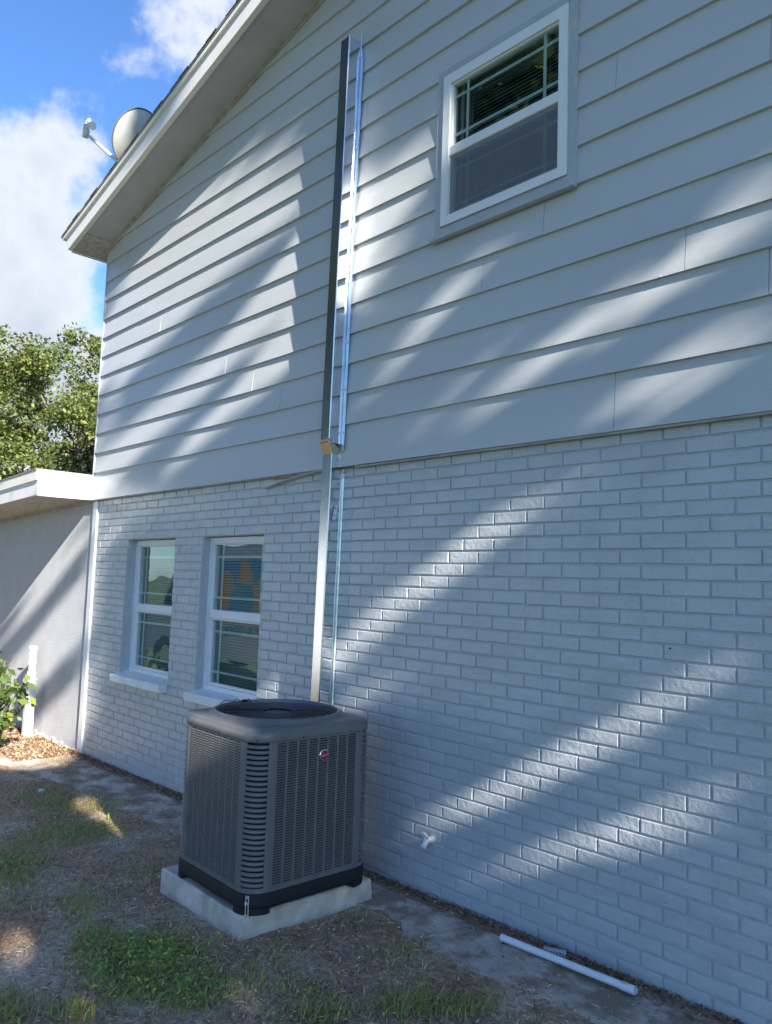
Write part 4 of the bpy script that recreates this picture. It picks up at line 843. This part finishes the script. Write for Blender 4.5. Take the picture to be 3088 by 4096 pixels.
# grass: thin where the yard is bare, thick in the patches seen in the photograph
def on_ground(px, py):
    d_ = np.stack([(px - CX) / FPX, (py - CY) / FPX, np.ones_like(px)], -1) @ R_CV; t = -CAM[2] / d_[..., 2]; P = CAM + d_ * t[..., None]; return P
patches = [(300, 2095, 110, 70, 1500), (210, 2040, 60, 40, 450), (420, 2150, 80, 40, 500), (40, 1870, 60, 60, 700), (20, 2180, 40, 40, 300), (125, 1800, 60, 30, 420), (90, 1720, 60, 25, 420), (215, 1790, 50, 25, 350), (170, 1735, 60, 22, 300), (170, 1950, 50, 40, 300), (250, 1730, 40, 18, 160), (300, 1900, 60, 50, 90),
 (880, 2190, 70, 25, 500), (1000, 2200, 60, 20, 300), (640, 2150, 70, 50, 200), (550, 2120, 30, 50, 90), (150, 2190, 60, 20, 250), (860, 2060, 50, 30, 90), (770, 1990, 40, 30, 60), (700, 2200, 60, 20, 200), (1140, 2110, 50, 18, 60)]
PX = []; PW = []
for (x, y, sx, sy, n) in patches:
    n = int(n * 1.35); g = rng.normal(size=(n, 2)) * np.array([sx, sy]) * .60 + np.array([x, y]); PX.append(g)
G = np.concatenate(PX) * S_; W = on_ground(G[:, 0], G[:, 1]); U = np.stack([rng.uniform(-7.2, .8, 1500), rng.uniform(-2.6, -.62, 1500), np.zeros(1500)], 1); ngr = len(W); W = np.concatenate([W, U])
W = W[(W[:, 1] < -.42) & ~((abs(W[:, 0] - PC[0]) < .41) & (abs(W[:, 1] - PC[1]) < .41))]
def blades(W, hmin, hmax, wid, cols, lean_s=.6):
    n = len(W); W = W.copy(); W[:, 2] = gz(W[:, 0], W[:, 1]); h = rng.uniform(hmin, hmax, n)[:, None]; a = rng.uniform(0, 2 * np.pi, n); ln = np.stack([np.cos(a), np.sin(a), np.zeros(n)], 1) * rng.uniform(.1, lean_s, n)[:, None] * h
    sd = np.stack([-np.sin(a + .6), np.cos(a + .6), np.zeros(n)], 1) * (wid * rng.uniform(.6, 1.3, n))[:, None]; up = np.array([0, 0, 1.0])
    q1 = np.stack([W - sd, W + sd, W + sd * .8 + ln * .3 + up * h * .55, W - sd * .8 + ln * .3 + up * h * .55], 1)
    q2 = np.stack([W - sd * .8 + ln * .3 + up * h * .55, W + sd * .8 + ln * .3 + up * h * .55, W + sd * .1 + ln * 1.15 + up * h * .95, W - sd * .1 + ln * 1.15 + up * h * .95], 1)
    return np.concatenate([q1, q2]), np.concatenate([cols, cols])
n = len(W); col = leafcols(n, (0.25, 0.34, 0.10), .45, .25); dry = rng.random(n) < .30; col[dry] = np.array([.48, .39, .24]) * rng.uniform(.6, 1.2, (dry.sum(), 1))
V, Cc = blades(W, .014, .050, .0023, col, 1.7); npmesh('grass', V, 4, Cc, M['grass'], kind='stuff')
wd = []
for (x, y, sx, sy, k_) in ((300, 2095, 110, 60, 900), (340, 2060, 80, 30, 500), (420, 2140, 70, 40, 300), (210, 2040, 40, 30, 150), (125, 1800, 40, 20, 80), (30, 1870, 40, 40, 150), (215, 1790, 40, 20, 80)):
    wd.append(rng.normal(size=(k_, 2)) * np.array([sx, sy]) * .6 + np.array([x, y]))
G = np.concatenate(wd) * S_; W = on_ground(G[:, 0], G[:, 1]); W = W[~((abs(W[:, 0] - PC[0]) < .42) & (abs(W[:, 1] - PC[1]) < .42))]; W[:, 2] = gz(W[:, 0], W[:, 1]) + rng.uniform(.008, .04, len(W))
col = leafcols(len(W), (0.25, 0.37, 0.10), .40, .2); npmesh('weeds', leaves(W, .0115, col, up=.9, ar=.5), 4, col, M['grass'], kind='stuff')
# leaf litter, pine needles, straw
def strips(P, L0, L1, wd, col, lift=.006, tilt=.25):
    n = len(P); P = P.copy(); P[:, 2] = gz(P[:, 0], P[:, 1]) + rng.uniform(.001, lift, n) + .004; a = rng.uniform(0, 2 * np.pi, n); l = rng.uniform(L0, L1, n)[:, None] / 2
    d_ = np.stack([np.cos(a), np.sin(a), rng.normal(0, tilt, n)], 1); s = np.stack([-np.sin(a), np.cos(a), rng.normal(0, .5, n)], 1) * (wd * rng.uniform(.5, 1.4, n))[:, None]
    up = np.array([0, 0, 1.0]) * (rng.uniform(0, .2, n)[:, None] * l)
    q1 = np.stack([P - d_ * l, P - d_ * l * .2 - s + up, P + d_ * l * .9 + up * .5, P - d_ * l * .1 + s + up], 1); return q1
def bern(x0, x1, y0, y1, n): return np.stack([rng.uniform(x0, x1, n), rng.uniform(y0, y1, n), np.zeros(n)], 1)
pal = np.array([(.46, .28, .17), (.27, .165, .10), (.62, .45, .30), (.13, .09, .06), (.74, .60, .44), (.48, .24, .13)])
P = bern(-7.6, 1.6, -2.7, -.14, 170000); nzv = np.sin(2.1 * P[:, 0] + 1.7 * np.sin(1.9 * P[:, 1])) + np.sin(3.3 * P[:, 1] + P[:, 0]); P = P[rng.random(len(P)) < .45 + .4 * (nzv > -.2)]
P = P[~((abs(P[:, 0] - PC[0]) < .42) & (abs(P[:, 1] - PC[1]) < .42))]
lo = np.interp(P[:, 0], [-9, -5.3, -2.6, -.9, 3], [-.9, -.7, -.5, -.4, -.42]); P = P[(P[:, 1] < lo) | (rng.random(len(P)) < .28)]
V = strips(P, .006, .028, .0019, None, .010, .4); npmesh('leaf_litter', V, 4, pal[rng.integers(0, 6, len(P))] * rng.uniform(.6, 1.3, (len(P), 1)), M['litter'], kind='stuff')
P = bern(-7.6, 1.6, -2.7, -.3, 26000); P = P[~((abs(P[:, 0] - PC[0]) < .42) & (abs(P[:, 1] - PC[1]) < .42))]; V = strips(P, .02, .065, .0010, None, .016, .12); npmesh('dry_straw', V, 4, np.array([(.70, .55, .36)]) * rng.uniform(.45, 1.25, (len(P), 1)), M['litter'], kind='stuff')
P = bern(-8, 1.8, -.20, -.004, 13000); P[:, 1] = -.004 - np.abs(rng.normal(0, .060, len(P))) ; P = P[P[:, 1] > -.24]; V = strips(P, .006, .030, .0030, None, .012, .35); npmesh('mulch', V, 4, pal[rng.choice(6, len(P), p=[.25, .25, .1, .25, .03, .12])] * rng.uniform(.35, .85, (len(P), 1)), M['litter'], kind='stuff')
P = bern(-8.6, -5.5, -.62, -.03, 9000); V = strips(P, .012, .05, .006, None, .03, .5); npmesh('mulch', V, 4, (pal * np.array([.72, .72, .70]))[rng.choice(6, len(P), p=[.3, .15, .25, .1, .1, .1])] * rng.uniform(.6, 1.3, (len(P), 1)), M['litter'], kind='stuff')

# ---------------------------------------------------------------- work van behind the camera, mirrored in the ground floor windows
van = empty('work_van', 'white and blue work van parked across the yard, seen mirrored in the ground floor windows', 'van', (-10.2, -5.0, -.2))
b = MB(); body = [(-2.9, .45), (-2.85, 1.0), (-2.2, 1.25), (-1.45, 2.25), (-1.0, 2.42), (2.2, 2.48), (2.6, 2.35), (2.7, .45)]; b.prism(body, -.95, .95); b.obj('body', M['vanwhite'], van)
b = MB(); b.box(-1.0, 2.45, .952, .958, 1.15, 2.20); b.obj('blue_wrap', M['vanblue'], van)
b = MB(); b.add([(-1.36, .9525, 2.15), (-2.05, .9525, 1.35), (-1.25, .9525, 1.35), (-1.15, .9525, 2.15)], [(0, 1, 2, 3)]); b.obj('cab_window', M['dark'], van)
def horn(pts, m, name, y=.962):
    q = [(2.04 + (x - 2.04) * 2.262 + 10.2, 1.67 + (z - 1.67) * 2.262 + .2) for x, z in pts]; b = MB(); b.add([(x, y, z) for x, z in q], [list(range(len(q)))]); b.obj(name, m, van)
for pts in ([(-3.04, 1.855), (-3.00, 1.835), (-2.93, 1.77), (-2.885, 1.70), (-2.88, 1.635), (-3.07, 1.64), (-3.02, 1.70), (-3.01, 1.78)], [(-3.27, 1.72), (-3.22, 1.715), (-3.15, 1.66), (-3.12, 1.60), (-3.18, 1.54), (-3.19, 1.42), (-3.28, 1.42), (-3.29, 1.55), (-3.275, 1.64)], [(-2.76, 1.665), (-2.84, 1.63), (-2.87, 1.60), (-2.84, 1.52), (-2.86, 1.42), (-2.77, 1.42), (-2.75, 1.52)]):
    c = np.array(pts).mean(0); horn([(c[0] + (x - c[0]) * 1.13, c[1] + (z - c[1]) * 1.10) for x, z in pts], M['vanwhite'], 'flame_outline'); horn(pts, M['vanorange'], 'flame', .966)
horn([(-3.02, 1.64), (-2.96, 1.60), (-3.02, 1.545), (-3.08, 1.60)], M['vangreen'], 'leaf_mark', .968)
for (txt, x, mm_, sz) in (('HOT', -2.715, 'vanred', .21), ('&', -2.90, 'vangreen', .21), ('COOL', -3.10, 'vanblue', .21)):
    tcu = bpy.data.curves.new('lettering', 'FONT'); tcu.body = txt; tcu.size = sz; tcu.align_x = 'CENTER'; tcu.offset = .006; to = bpy.data.objects.new('tmp', tcu); COL.objects.link(to); dg = bpy.context.evaluated_depsgraph_get(); tm = bpy.data.meshes.new_from_object(to.evaluated_get(dg)); bpy.data.objects.remove(to)
    o = link('lettering', tm, M[mm_], van); o.matrix_local = Matrix.Translation((2.04 + (x - 2.04) * 2.262 + 10.2, .966, .92)) @ Matrix.Rotation(math.pi, 4, 'Z') @ Matrix.Rotation(math.pi / 2, 4, 'X')
for x in (-1.9, 1.75):
    for y in (-.85, .85): b = MB(); b.tube([(x, y - .12, .36), (x, y + .12, .36)], .36, 20); w = b.obj('wheel', M['tyre'], van); b = MB(); b.tube([(x, y - .125, .36), (x, y + .125, .36)], .20, 16); b.obj('rim', M['chrome'], van if False else w)
